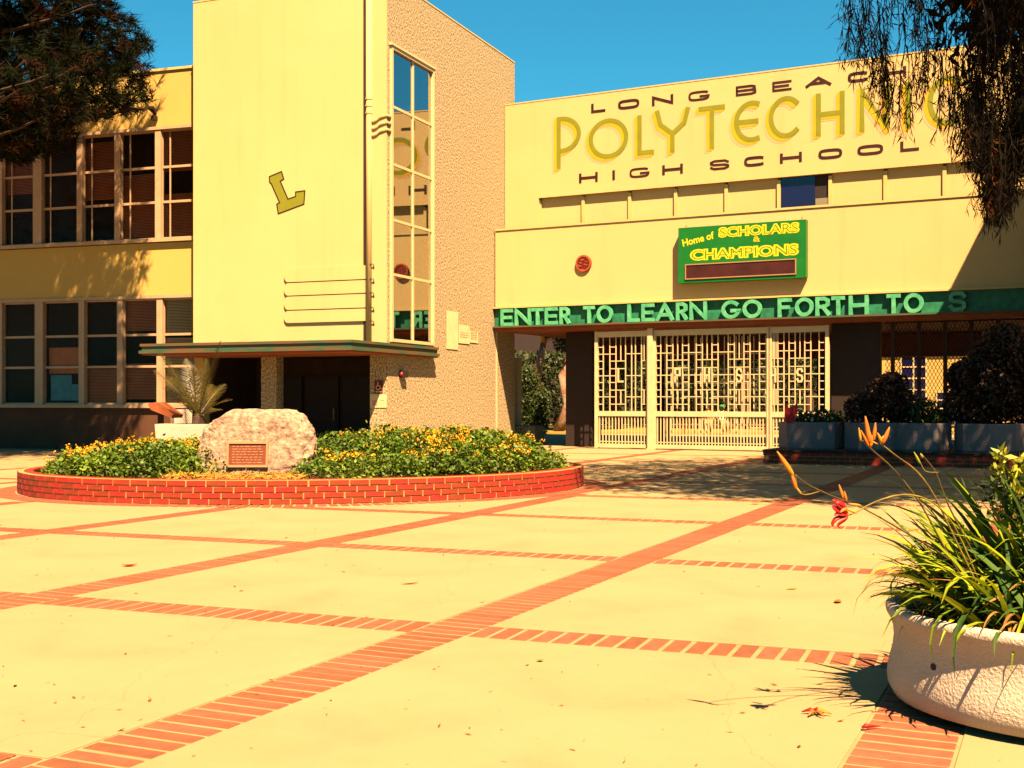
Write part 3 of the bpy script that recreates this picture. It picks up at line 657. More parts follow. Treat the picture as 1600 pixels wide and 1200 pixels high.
for p in (1395, 1436, 1477, 1518, 1560, 1604):
    u = FA.onv(p, 600, .1)[0]; MB().box(u - .05, u + .05, .05, .15, 0, zb0 - .2).build('screen_post', BROWN, fac)

# round plaque
u, z = FA.onv(912.5, 412, -.63)
pq = FA.root('round_plaque', 'round red terracotta plaque with wave relief on cream wall', 'plaque', u, -.63, z)
m = MB(); m.lathe([(0, .05), (.20, .05), (.205, .075), (.255, .075), (.27, .05), (.27, 0)], 28); o = m.build('disc', mat('terracotta', (.50, .10, .02), (.36, .05, .012), scale=9, rough=.7), pq); o.rotation_euler = (math.pi / 2, 0, 0)
m = MB()
for k, zz in enumerate((.10, .02, -.07, -.13)):
    hw_ = math.sqrt(max(.01, .195 ** 2 - zz * zz)); pts = [(-hw_ + 2 * hw_ * i / 10, zz + .025 * math.sin(i * 1.1 + k) + .05 * (i / 10 - .5)) for i in range(11)]
    ribbon(m, pts, .03, False, -.064, -.05)
m.build('wave_relief', MAROON, pq)

# green marquee sign
ul, _ = FA.onv(1060, 400, -.90); ur, _ = FA.onv(1259, 400, -.90)
zt_ = (FA.onv(1061, 357, -.90)[1] + FA.onv(1259, 342, -.90)[1]) / 2; zb_ = (FA.onv(1070, 444, -.90)[1] + FA.onv(1255, 432, -.90)[1]) / 2
ms = FA.root('marquee_sign', 'green box sign with yellow lettering above the gate', 'sign', (ul + ur) / 2, -.64, (zt_ + zb_) / 2)
hw, hh = (ur - ul) / 2, (zt_ - zb_) / 2
MB().box(-hw, hw, -.27, -.02, -hh, hh).build('cabinet', SIGNG, ms)
MB().box(hw - .02, hw + .006, -.276, -.2, -hh, hh).build('edge_strip', SIGNG, ms)
zd1, zd0 = -hh + hh * 2 * .335, -hh + hh * 2 * .06
f = MB(); a, b = -hw * .885, hw * .86
f.box(a, b, -.30, -.271, zd1 - .03, zd1); f.box(a, b, -.30, -.271, zd0, zd0 + .03); f.box(a, a + .03, -.30, -.271, zd0 + .03, zd1 - .03); f.box(b - .03, b, -.30, -.271, zd0 + .03, zd1 - .03)
f.build('panel_frame', BRONZF, ms); MB().box(a + .03, b - .03, -.282, -.271, zd0 + .03, zd1 - .03).build('display_panel', mat('dark_display', (.045, .008, .006), (.09, .02, .012), scale=1.2, rough=.4), ms)
for s_ in (-.9, .92): m = MB(); m.tube([(hw * s_, -.14, hh), (hw * s_, -.14, hh + .06), (hw * s_ + .04, -.14, hh + .08)], .012, 5); m.build('hook', METAL, ms)
def sign_text(txt, x0, x1, z0, z1, rot=0.0, fancy=True):
    for lay, (off, mt, y) in enumerate(((.034, SIGNY, -.2725), (-.009, SIGNG, -.2755)) if fancy else ((.012, SIGNY, -.2725),)):
        me = font_mesh('sign_text', txt, .4, mt, .0012, off if fancy else off)
        if lay == 0: lo_, hi_ = bounds(me); 
        sx, sz = (x1 - x0) / (hi_[0] - lo_[0]), (z1 - z0) / (hi_[1] - lo_[1])
        me.transform(Matrix.Translation((-lo_[0], -lo_[1], 0))); me.transform(Matrix.Diagonal((sx, sz, 1, 1)))
        o = link('lettering', me, ms, (x0, y, z0)); o.rotation_euler = (math.pi / 2, -rot, 0)
W = 2 * hw; Hh = 2 * hh
sign_text('SCHOLARS', -hw + .325 * W, -hw + .955 * W, -hh + .775 * Hh, -hh + .965 * Hh)
sign_text('&', -hw + .60 * W, -hw + .655 * W, -hh + .665 * Hh, -hh + .76 * Hh)
sign_text('CHAMPIONS', -hw + .095 * W, -hw + .95 * W, -hh + .39 * Hh, -hh + .60 * Hh)
sign_text('Home of', -hw + .04 * W, -hw + .30 * W, -hh + .655 * Hh, -hh + .79 * Hh, .19, False)

# ------------------------------------------------------------------ gates
GV = -.45                                               # gate plane, just behind the sign band
CUBE = MB().box(-.5, .5, -.5, .5, -.5, .5).mesh('bar', GATEP)
zrow = [FA.onv(970, y, GV)[1] for y in (542, 553, 564, 576, 587, 597.5, 609.5, 620, 631.5)]
z_mid1, z_mid0, z_top = FA.onv(1100, 643, GV)[1], FA.onv(1100, 651, GV)[1], FA.onv(1100, 523, GV)[1]
z_br1, z_br0 = FA.onv(1100, 696, GV)[1], .04
def ubar(px): return FA.onv(px, 600, GV)[0]
def gate(name, label, pxl, pxr, letters, layer2=False):
    ul, ur = ubar(pxl), ubar(pxr); uc = (ul + ur) / 2
    r = FA.root(name, label, 'gate', uc, GV, 0, 'white steel gates across the entrance')
    f = MB(); a, b = ul - uc, ur - uc
    f.box(a - .05, a + .05, -.06, .06, .01, z_top + .18); f.box(b - .05, b + .05, -.06, .06, .01, z_top + .18)
    f.box(a + .05, b - .05, -.05, .05, z_top, z_top + .17); f.box(a + .05, b - .05, -.04, .04, z_mid0, z_mid1); f.box(a + .05, b - .05, -.05, .05, z_br0, z_br1)
    f.build('frame', GATEP, r)
    def vbar(px, za, zb, wd=.028, v=0.0): 
        o = link('bar', CUBE, r, (ubar(px) - uc, v, (za + zb) / 2)); o.scale = (wd, .03, zb - za)
    def hbar(pa, pb, z, v=.002, wd=.026):
        x0, x1 = ubar(pa) - uc, ubar(pb) - uc
        o = link('bar', CUBE, r, ((x0 + x1) / 2, v, z)); o.scale = (x1 - x0, .026, wd)
    xs = set()
    for c, ch in letters:
        for d in (-7.5, 7.5, -17, 17): xs.add(round(c + d, 1))
    xs = sorted(x for x in xs if pxl + 4 < x < pxr - 4)
    if xs[0] - pxl > 10: xs.insert(0, (xs[0] + pxl) / 2 if xs[0] - pxl < 24 else pxl + 10)
    if pxr - xs[-1] > 18: xs.append((xs[-1] + pxr) / 2)
    for x in xs: vbar(x, z_mid1, z_top)
    allx = [pxl + 2.5] + xs + [pxr - 2.5]
    for i in range(len(allx) - 1):
        c = (allx[i] + allx[i + 1]) / 2; kind = 'full'
        for lc, ch in letters:
            d = abs(c - lc)
            if d < 6: kind = 'letter'
            elif 18 < d < 28: kind = 'sparse' if kind == 'full' else kind
        rows = {'full': range(0, 9), 'sparse': (1, 4, 7), 'letter': (2, 3, 6, 8)}[kind]
        for k in rows: hbar(allx[i] + .6, allx[i + 1] - .6, zrow[k])
        if kind == 'letter':
            vbar(c, zrow[2], z_top, .025, .004); vbar(c, zrow[8], zrow[6], .03, .004)
    x = pxl + 4.5
    while x < pxr - 3: vbar(x, z_br1, z_mid0, .030); x += 5.0
    hbar(pxl + 3, pxr - 3, z_br1 + .07, .016, .03)
    for c, ch in letters:
        if not (pxl + 3 < c < pxr - 3): continue
        u = ubar(c) - uc; m = MB(); z0 = FA.onv(c, 597.5, GV)[1]; z1 = FA.onv(c, 575, GV)[1]
        letter(m, ch, u - .10, u + .10, z0, z1, .055, -.035, -.016); m.build('gate_letter', GATEP, r)
    if layer2:
        xx = pxl + 9
        while xx < pxr - 4: vbar(xx, .1, z_top - .05, .028, .42); xx += 9.3
        for k in (1, 3, 5, 7): hbar(pxl + 6, pxr - 4, zrow[k] - .04, .445, .024)
    return r
gate('steel_gate', 'narrow white steel gate beside the dark pillar', 932.5, 1013, [(970, 'L'), (1010, 'B')])
gate('steel_gate', 'widest white steel gate, in the middle of the entrance', 1023, 1201.5, [(1059, 'P'), (1105, 'H'), (1155, 'S')], True)
gate('steel_gate', 'white steel gate right of centre, behind the round planters', 1204, 1293, [(1208, 'H'), (1250, 'S')])
u = ubar(1018); gp = FA.root('gate_post', 'thick cream gate post between the narrow and wide gates', 'post', u, GV - .06, 0)
MB().box(-.08, .08, -.08, .08, 0, zb0 - .2).build('post', GATEP, gp); MB().box(-.11, .11, -.11, .11, 0, .03).build('base_plate', GATEP, gp)
# expanded metal screens right of the gates
scr = FA.root('mesh_screen', 'diamond expanded metal screen right of the gates', 'screen', ubar(1377), .1, 0)
m = MB(); x1 = ubar(1640) - ubar(1377); zt2 = zb0 - .22; p_ = .1; slope = 1.9
k = -int(zt2 / slope / p_) - 1
while k * p_ < x1 + .1:
    for sgn in (1, -1):
        xa, xb = (k * p_, k * p_ + zt2 / slope) if sgn == 1 else (k * p_ + zt2 / slope, k * p_)
        za, zb = 0.02, zt2
        def cut(xa, za, xb, zb):
            if xa > xb: xa, za, xb, zb = xb, zb, xa, za
            if xb <= 0 or xa >= x1: return None
            if xa < 0: za += (zb - za) * (0 - xa) / (xb - xa); xa = 0
            if xb > x1: zb = za + (zb - za) * (x1 - xa) / (xb - xa); xb = x1
            return xa, za, xb, zb
        q = cut(xa, za, xb, zb)
        if q and q[2] - q[0] > .01:
            y = .004 * sgn; d = .009
            m.add([(q[0] - d, y, q[1]), (q[0] + d, y, q[1]), (q[2] + d, y, q[3]), (q[2] - d, y, q[3])], [(0, 1, 2, 3)])
    k += 1
m.build('mesh', BROWN, scr, kind='stuff')
f = MB(); f.box(0, x1, -.02, .02, zt2, zt2 + .05); f.box(0, x1, -.02, .02, 0, .03); f.build('frame', BROWN, scr)

# ------------------------------------------------------------------ east wing out of frame that shades the right of the front
ew = FA.root('side_wing', 'cream wing beyond the right edge, casting its shadow on the entrance', 'building')
ux = FA.onv(1545, 304, -.63)[0] + .45 * (9.6 - 6.3) + .15
MB().box(ux, ux + 9, -5, -.85, 0, 9.6).build('wall', CREAM2, ew); MB().box(ux - .05, ux + 9, -5.05, -.82, 9.6, 9.68).build('coping', TRIM, ew)

# ------------------------------------------------------------------ courtyard beyond the gate
MB().box(-60, 60, 37.01, 140, -.2, -.004).build('courtyard_paving', CONC, kind='structure')
LAWNO = MB().box(-40, 12, 54, 66, 0.0, .06); LAWNO.build('lawn', LAWN, kind='structure')
cw = thing('courtyard_building', 'low yellow courtyard building with white windows seen through the screens', 'building', (17.6, 58, 0), -.48)
MB().box(0, 26, 0, 6, 0, 4.1).build('wall', COURT, cw); MB().box(-.2, 26, -.35, 6.2, 4.1, 4.3).build('roof', COPPER, cw)
def cwin(x0, x1, z0, z1, nx, nz):
    f = MB(); t = .06
    f.box(x0, x1, -.05, .02, z0, z0 + t); f.box(x0, x1, -.05, .02, z1 - t, z1)
    for i in range(nx + 1): xx = x0 + (x1 - x0 - t) * i / nx; f.box(xx, xx + t, -.048, .018, z0 + t, z1 - t)
    for i in range(1, nz): zz = z0 + (z1 - z0) * i / nz; f.box(x0, x1, -.044, .014, zz - t / 2, zz + t / 2)
    o = f.build('window', FRAMEW, cw); MB().box(x0 + .02, x1 - .02, -.012, -.004, z0 + .02, z1 - .02).build('pane', DKBLUE, o)
cwin(.9, 2.1, .9, 3.6, 2, 5); cwin(2.5, 4.2, .3, 1.9, 2, 4); cwin(4.8, 6.4, .9, 3.6, 2, 5); cwin(7.2, 8.8, .9, 3.6, 2, 5)
hb = thing('far_hall', 'long dark building closing the courtyard behind the trees', 'building', (-30, 76, 0), 0)
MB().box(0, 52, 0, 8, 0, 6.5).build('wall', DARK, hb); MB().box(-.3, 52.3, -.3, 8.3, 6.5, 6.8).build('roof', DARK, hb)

def broad_tree(name, label, base, trunk, crown, nleaf, lsize, lm, bm, group=None, limbs=5, cat='tree'):
    r = thing(name, label, cat, base, 0, group)
    tb = MB(); tb.tube(trunk[0], trunk[1], 8); top = Vector(trunk[0][-1])
    for c, rad in crown[:limbs]:
        cv = Vector(c); mid = (top + cv) / 2 + Vector((R.uniform(-.3, .3), R.uniform(-.3, .3), -.1)); k = trunk[1][-1]
        tb.tube([top, mid, cv], [k * .8, k * .5, k * .2], 6)
    tb.build('trunk', bm, r, smooth=True)
    Cs = []; n_each = nleaf // len(crown)
    for c, rad in crown:
        p = in_ball(n_each, .33) * np.array(rad) if hasattr(rad, '__len__') else in_ball(n_each, .33) * rad
        Cs.append(p + np.array(c))
    C = np.concatenate(Cs); n = len(C); D = rnd_dirs(n); N = rnd_dirs(n, .5)
    V = leaf_verts(C, D, N, lsize * NR.uniform(.6, 1.3, n), lsize * .55 * NR.uniform(.7, 1.2, n))
    link('crown', fast_mesh('crown', V, 4, lm), r)
    return r
def blobs(c, R_, n, sub, flat=.7):
    out = []
    for k in range(n):
        d = in_ball(1, .4)[0] * R_; d[2] *= flat; out.append(((c[0] + d[0], c[1] + d[1], c[2] + d[2]), sub * R.uniform(.7, 1.25)))
    return out
tl = ['pale twisted trunk tree left of the dark pillar', 'leaning pale trunk tree just left of the dark pillar edge', 'courtyard tree behind the narrow white gate', 'courtyard tree behind the middle of the wide gate',
      'courtyard tree behind the right part of the wide gate', 'courtyard tree behind the gate beside the round planters']
for k, (px, D, lean, cz) in enumerate([(836, 58, .4, 5.2), (872, 56, .9, 5.6), (965, 60, -.3, 4.8), (1085, 62, .3, 5.2), (1165, 60, -.4, 4.7), (1262, 59, .2, 5.0)]):
    b = at(px, 0, D); b.z = 0
    broad_tree('courtyard_tree', tl[k], b, ([(0, 0, 0), (lean * .5, 0, 1.3), (lean * .2, .1, 2.6), (lean, 0, 4.2)], [.26, .21, .19, .14]), blobs((lean, 0, cz + (1.7 if k < 2 else .3)), 2.6, 9, 1.15), 7000, .26, TREEL, PALEB if k < 2 else BARK, 'trees in the courtyard')
b = at(834, 0, 53.5); b.z = 0
broad_tree('bushy_shrub', 'bushy green shrub standing left of the dark pillar', b, ([(0, 0, 0), (.05, 0, .3), (0, 0, .5)], [.06, .05, .04]), [((0, 0, .85), .75), ((-.3, 0, 1.75), .72), ((.25, .1, 1.5), .6), ((-.35, 0, 2.5), .6), ((.1, 0, .45), .6)], 4600, .15, SHRUB, BARK, cat='shrub')
b = at(822, 0, 42.2); b.z = 0
pb = thing('box_planter', 'square tan box planter at left of the gateway', 'planter', b, -.4); MB().bbox(-.5, .5, -.4, .4, 0, .62, .03).build('box', PEB, pb); MB().box(-.42, .42, -.32, .32, .55, .63).build('soil', SOIL, pb)
hd = MB(); 
C = np.column_stack([NR.uniform(-22, 24, 33000), NR.uniform(67, 72, 33000), 4.2 * NR.rand(33000) ** .8]); D = rnd_dirs(33000); N = rnd_dirs(33000, .4)
link('courtyard_hedge', fast_mesh('courtyard_hedge', leaf_verts(C, D, N, NR.uniform(.2, .42, 33000), NR.uniform(.12, .25, 33000)), 4, TREEL), None, kind='stuff', label='dark dense shrubbery along the back of the courtyard', category='shrubbery')
# bench with two seated people seen through the bars
bp_ = at(1115, 0, 52.8); bp_.z = 0
bn = thing('bench', 'terracotta coloured bench under two seated people behind the gate', 'bench', bp_, -.2)
MB().box(-1.6, 2.6, -.22, .22, .40, .46).build('seat', SOFFIT, bn)
for x in (-1.3, .4, 2.2): MB().box(x - .06, x + .06, -.18, .18, 0, .40).build('leg', SOFFIT, bn)
def person(label, x, shirt, cap, turn):
    r = thing('person', label, 'person', bp_ + Vector((x, 0, 0)), turn)
    J = {'pel': (0, -.02, .56), 'ch': (0, .03, .86), 'nk': (0, 0, 1.05), 'hd': (0, -.03, 1.17), 'top': (0, -.03, 1.26)}
    V, E_, Rd = [], [], []
    def add(p, rx, ry, par=None):
        V.append(p); Rd.append((rx, ry))
        if par is not None: E_.append((par, len(V) - 1))
        return len(V) - 1
    a = add(J['pel'], .15, .11); b = add((0, .02, .72), .13, .10, a); c = add(J['ch'], .16, .11, b); d = add((0, .02, .98), .09, .08, c); e = add(J['nk'], .05, .05, d); f_ = add(J['hd'], .085, .095, e); add(J['top'], .07, .08, f_)
    for s_ in (-1, 1):
        h = add((s_ * .09, -.12, .53), .085, .08, a); kn = add((s_ * .11, -.46, .50), .06, .06, h); an = add((s_ * .11, -.44, .10), .042, .045, kn); add((s_ * .12, -.58, .05), .035, .03, an)
        sh = add((s_ * .19, .03, .96), .06, .06, d); el = add((s_ * .25, -.08, .72), .045, .045, sh); wr = add((s_ * .16, -.32, .60), .032, .032, el); add((s_ * .12, -.42, .58), .03, .022, wr)
    me = bpy.data.meshes.new('body'); me.from_pydata(V, E_, []); me.materials.append(SKIN)
    o = link('body', me, r); sk = o.modifiers.new('skin', 'SKIN'); sk.use_smooth_shade = True
    for i, q in enumerate(me.skin_vertices[0].data if me.skin_vertices else []): q.radius = Rd[i]; q.use_root = (i == 0)
    ss = o.modifiers.new('sub', 'SUBSURF'); ss.levels = 1; ss.render_levels = 1
    m = MB(); m.lathe([(.20, .50), (.185, .62), (.19, .80), (.215, .92), (.16, 1.00), (.07, 1.05)], 14); o2 = m.build('shirt', shirt, r, True); o2.scale = (1, .78, 1)
    for s_ in (-1, 1):
        m = MB(); m.tube([(s_ * .18, .03, .97), (s_ * .24, -.06, .76)], [.085, .07], 8); m.build('sleeve', shirt, r, True)
        m = MB(); m.tube([(s_ * .085, -.02, .55), (s_ * .11, -.47, .515), (s_ * .115, -.45, .14)], [.115, .088, .065], 8); m.build('trouser_leg', JEAN, r, True)
    m = MB(); m.lathe([(.098, 1.17), (.108, 1.22), (.09, 1.285), (.0, 1.31)], 12); o3 = m.build('cap' if cap else 'hair', CAPG if cap else HAIR, r, True, loc=(0, -.01, 0))
    if cap: MB().box(-.07, .07, -.23, -.09, 1.205, 1.22).build('peak', CAPG, o3)
    fc = MB(); fc.box(-.045, -.02, -.128, -.12, 1.175, 1.187); fc.box(.02, .045, -.128, -.12, 1.175, 1.187); fc.box(-.03, .03, -.128, -.118, 1.105, 1.115); fc.build('eyes_and_mouth', HAIR, r)
    nz = MB(); nz.add([(-.014, -.12, 1.14), (.014, -.12, 1.14), (0, -.145, 1.135), (0, -.12, 1.18)], [(0, 1, 2), (1, 3, 2), (3, 0, 2)]); nz.build('nose', SKIN, r)
person('seated person in an orange top behind the wide gate', -.25, SHIRTO, False, -.1)
person('seated person in white shirt and green cap behind the wide gate', .35, SHIRTW, True, .15)

# ------------------------------------------------------------------ round brick planter with boulder and lantana
ring = thing('brick_ring_planter', 'low round red brick planter wall full of flowering shrubs', 'planter', (RC.x, RC.y, 0))
RH, RWID = .35, .24
NS = 160
ts = [2 * math.pi * k / NS for k in range(NS)]
core = MB(); prof = [(-.012, 0), (-.012, RH - .004), (-RWID + .012, RH - .004), (-RWID + .012, .2)]
vs = [(*(ring_pt(t, k) - RC), z) for t in ts for k, z in prof]
core.add(vs, [(i * 4 + j, ((i + 1) % NS) * 4 + j, ((i + 1) % NS) * 4 + j + 1, i * 4 + j + 1) for i in range(NS) for j in range(3)]); core.build('mortar_core', RMORT, ring)
so = MB(); so.add([(*(ring_pt(t, -RWID + .03) - RC), .27) for t in ts] + [(0, 0, .36)], [(i, (i + 1) % NS, NS) for i in range(NS)]); so.build('soil', SOIL, ring)
tt = [0.0]; NF = 3600
pts = [ring_pt(2 * math.pi * i / NF) for i in range(NF + 1)]
cum = np.concatenate([[0], np.cumsum([(pts[i + 1] - pts[i]).length for i in range(NF)])]); per = cum[-1]
BL = .292; nb = int(per / BL); BL = per / nb; rb = MB(); parts = []
ch_ = RH / 4
bmesh_ = MB(); l, d_, h_ = BL - .022, .1, ch_ - .020
bmesh_.add([(x, y, z) for x in (-l / 2, l / 2) for y in (-.05, .05) for z in (-h_ / 2, h_ / 2)] , [(0, 1, 3, 2), (4, 6, 7, 5), (0, 4, 5, 1), (2, 3, 7, 6), (1, 5, 7, 3), (0, 2, 6, 4)])
BM = [bmesh_.mesh('brick', RBRICK)]
cand = []
for c in range(4):
    for k in range(nb):
        s_ = ((k + .5 * (c % 2) + .12 * c) % nb) * BL; i = int(np.searchsorted(cum, s_)) % NF
        t = 2 * math.pi * i / NF; p = ring_pt(t, -.05); q = ring_pt(t + .01, -.05) - ring_pt(t - .01, -.05); n_ = Vector((q.y, -q.x)).normalized()
        face = -(n_.x * p.x + n_.y * p.y) / p.length
        cand.append((face, p, math.atan2(q.y, q.x), ch_ * (c + .5)))
cand.sort(key=lambda a: -a[0])
for i, (face, p, ang, z) in enumerate(cand):
    off = R.uniform(-.003, .004)
    if i < 296 and face > -.15: o = link('brick', BM[0], ring, (p.x - RC.x, p.y - RC.y, z + R.uniform(-.002, .002)), ang + R.uniform(-.008, .008))
    else:
        c_, s_ = math.cos(ang), math.sin(ang)
        rb.add([(p.x - RC.x + c_ * v[0] - s_ * v[1], p.y - RC.y + s_ * v[0] + c_ * v[1], z + v[2]) for v in bmesh_.v], bmesh_.f)
# flat capping bricks laid across the wall top
capm = MB()
for k in range(int(per / .118)):
    s_ = k * .118 * per / (int(per / .118) * .118); i = int(np.searchsorted(cum, s_)) % NF; t = 2 * math.pi * i / NF
    p = ring_pt(t, -.17) - RC; q = ring_pt(t + .01, -.17) - ring_pt(t - .01, -.17); a = math.atan2(q.y, q.x); c_, s2 = math.cos(a), math.sin(a)
    cs = [(p.x + c_ * x - s2 * y, p.y + s2 * x + c_ * y) for x, y in ((-.05, -.07), (.05, -.07), (.05, .07), (-.05, .07))]
    capm.add([(x, y, RH - .03) for x, y in cs] + [(x, y, RH) for x, y in cs], [(0, 1, 5, 4), (1, 2, 6, 5), (2, 3, 7, 6), (3, 0, 4, 7), (4, 5, 6, 7)])
rb.build('rear_bricks', RBRICK, ring, kind='stuff'); capm.build('inner_bricks', RBRICK, ring, kind='stuff')

# boulder
bd = at(405, 0, 19.4)
boul = thing('boulder', 'big pale granite boulder with a bronze plaque in the planter', 'boulder', (bd.x, bd.y, .27))
import bmesh
b_ = bmesh.new(); bmesh.ops.create_icosphere(b_, subdivisions=5, radius=1)
from mathutils import noise as mn
for v in b_.verts:
    p = v.co.copy(); q = Vector((math.copysign(abs(p.x) ** .8, p.x), math.copysign(abs(p.y) ** .85, p.y), math.copysign(abs(p.z) ** .75, p.z)))
    n1 = mn.fractal(p * 1.3 + Vector((3, 1, 7)), 1, 2, 4); n2 = mn.fractal(p * 5 + Vector((9, 4, 2)), .8, 2, 4)
    q *= 1 + .10 * n1 + .03 * n2 + .025 * abs(mn.noise(p * 11))
    c2 = mn.cell(p * 2.1); q *= 1 + .03 * c2
    x, y, z = q.x * .90, q.y * .62, q.z * .62 + .46
    x += .10 * (z - .4)                                  # leans right
    if y < -.36: y = -.36 + (y + .36) * .35              # flattened face for the plaque
    if z < .6 and y < 0: y -= (.6 - z) * .12
    v.co = Vector((x, y, z))
for f in b_.faces: f.smooth = False
me = bpy.data.meshes.new('rock'); b_.to_mesh(me); b_.free(); me.materials.append(ROCK); link('rock', me, boul)
pl_ = MB().box(-.29, .29, -.03, .0, -.165, .165).build('plaque', BRONZE, boul, loc=(-.08, -.46, .38))
pl_.rotation_euler = (-.12, 0, .0)
f = MB(); f.box(-.32, .32, -.05, 0, .165, .20); f.box(-.32, .32, -.05, 0, -.20, -.165); f.box(-.32, -.29, -.05, 0, -.165, .165); f.box(.29, .32, -.05, 0, -.165, .165); f.build('plaque_frame', BRONZF, pl_)
m = MB()
for k in range(7):
    a = -.24
    while a < .22: b2 = a + R.uniform(.03, .09); m.box(a, min(b2, .24), -.033, -.03, .12 - k * .042, .13 - k * .042); a = b2 + .02
m.build('raised_lines', BRONZF, pl_)

def mound(name, label, regions, nleaf, nflow):
    hs_ = .90; r = thing(name, label, 'shrub', (RC.x, RC.y, .27))
    def height(x, y):
        h = np.zeros_like(x)
        for cx, cy, rx, ry, hh_ in regions:
            d = ((x - cx) / rx) ** 2 + ((y - cy) / ry) ** 2
            h = np.maximum(h, hh_ * np.sqrt(np.clip(1 - d ** 1.6, 0, 1)))
        return h
    def sample(n, surf):
        P = []
        while len(P) < n:
            k = R.choices(range(len(regions)), [q[2] * q[3] for q in regions])[0]; cx, cy, rx, ry, hh_ = regions[k]
            a = R.uniform(0, 6.283); q = math.sqrt(R.random()); x, y = cx + rx * q * math.cos(a), cy + ry * q * math.sin(a)
            if in_ring((x, y), -.22): P.append((x, y))
        P = np.array(P); h = height(P[:, 0], P[:, 1]) * (1 + .10 * np.sin(P[:, 0] * 5.1) * np.cos(P[:, 1] * 4.3) + .08 * np.sin(P[:, 0] * 11 + P[:, 1] * 9))
        z = h * (1 - surf * NR.rand(n) ** 1.7); return np.column_stack([P[:, 0] - RC.x, P[:, 1] - RC.y, z * hs_])
    C = sample(nleaf, .85); C += NR.normal(size=C.shape) * .02; D = rnd_dirs(nleaf); D[:, 2] *= .6; N = rnd_dirs(nleaf, 1.0)
    sp = NR.randint(0, nleaf, nleaf // 50); C[sp, 2] += NR.rand(len(sp)) * .12
    link('foliage', fast_mesh('foliage', leaf_verts(C, D, N, NR.uniform(.05, .10, nleaf), NR.uniform(.03, .06, nleaf)), 4, LANT), r)
    cl = sample(nflow // 5, .05); hub = sample(26, .05); w_h = [np.min(np.hypot(hub[:, 0] - c[0], hub[:, 1] - c[1])) for c in cl]; cl = [c for c, d in zip(cl, w_h) if d < .30 or R.random() < .12]; Fp = []
    for c in cl: Fp.append(c + NR.normal(size=(5, 3)) * np.array([.09, .09, .03]))
    Fp = np.concatenate(Fp); Fp[:, 2] += .02; Q = np.repeat(Fp, 6, 0) + NR.normal(size=(len(Fp) * 6, 3)) * .013
    n = len(Q); link('flowers', fast_mesh('flowers', leaf_verts(Q, rnd_dirs(n), rnd_dirs(n, 1), NR.uniform(.02, .036, n), NR.uniform(.02, .034, n)), 4, LFLO), r, kind='stuff')
    st_ = MB()
    for c in sample(40, .3): st_.tube([(c[0] * .98, c[1], 0), (c[0], c[1], c[2])], .008, 4)
    st_.build('stems', BARK, r, kind='stuff')
    return r
mound('lantana_shrub', 'flowering green shrub mound left of the boulder', [(-6.4, 19.6, 1.1, 1.2, .50), (-5.6, 19.3, 1.3, 1.3, .60), (-5.5, 21, 1.5, 1.6, .55), (-6.9, 20.4, .8, 1.0, .36)], 15000, 1400)
mound('lantana_shrub', 'larger flowering green shrub mound right of the boulder', [(-2.0, 18.9, 1.5, .9, .45), (-2.2, 20.2, 1.5, 1.4, .78), (-.8, 20.4, 1.5, 1.5, .75), (-1.5, 22.2, 2.0, 1.5, .75), (.25, 20.9, .75, 1.1, .42), (-.6, 19.6, 1.1, .8, .5)], 24000, 2300)
# straw in front of the boulder
n = 1500; x = NR.uniform(-5.2, -3.1, n); y = NR.uniform(17.75, 18.75, n); ok = np.array([in_ring((a, b), -.3) for a, b in zip(x, y)]); x, y = x[ok], y[ok]; n = len(x)
C = np.column_stack([x, y, .30 + .10 * NR.rand(n)]); D = rnd_dirs(n); D[:, 2] *= .35
link('dry_grass', fast_mesh('dry_grass', leaf_verts(C, D, rnd_dirs(n, 1), NR.uniform(.08, .25, n), NR.uniform(.008, .02, n)), 4, STRAW), None, kind='stuff', label='dry yellow straw on the soil in front of the boulder', category='dry grass')

# cycad in its white planter behind the ring
cp_ = at(300, 0, 26.6); cp_.z = 0
tp = thing('trough_planter', 'long white concrete planter behind the shrubs at left', 'planter', cp_ , 0)
m = MB(); m.add([(-.62, -.4, 0), (.75, -.4, 0), (.75, .4, 0), (-.62, .4, 0), (-.68, -.46, .95), (.8, -.46, .95), (.8, .46, .95), (-.68, .46, .95)], [(0, 3, 2, 1), (0, 1, 5, 4), (1, 2, 6, 5), (2, 3, 7, 6), (3, 0, 4, 7)])
m.build('trough', POT, tp); MB().box(-.6, .72, -.38, .38, .80, .88).build('soil', SOIL, tp)
rim = MB(); rim.box(-.68, .8, -.46, -.36, .95, .98); rim.box(-.68, .8, .36, .46, .95, .98); rim.box(-.68, -.58, -.36, .36, .95, .98); rim.box(.7, .8, -.36, .36, .95, .98); rim.build('rim', POT, tp)
bc = at(311, 655, 26.6)
cy = thing('cycad', 'spiky cycad with feather fronds in the white trough planter', 'cycad', (bc.x, bc.y, .88))
m = MB(); m.lathe([(.13, 0), (.16, .1), (.13, .25), (.05, .32)], 10); m.build('trunk', BARK, cy)
fronds = [(245, 545), (240, 578), (252, 605), (345, 532), (322, 560), (290, 560), (352, 600), (362, 625), (278, 620), (330, 600), (302, 575), (340, 640), (265, 590)]
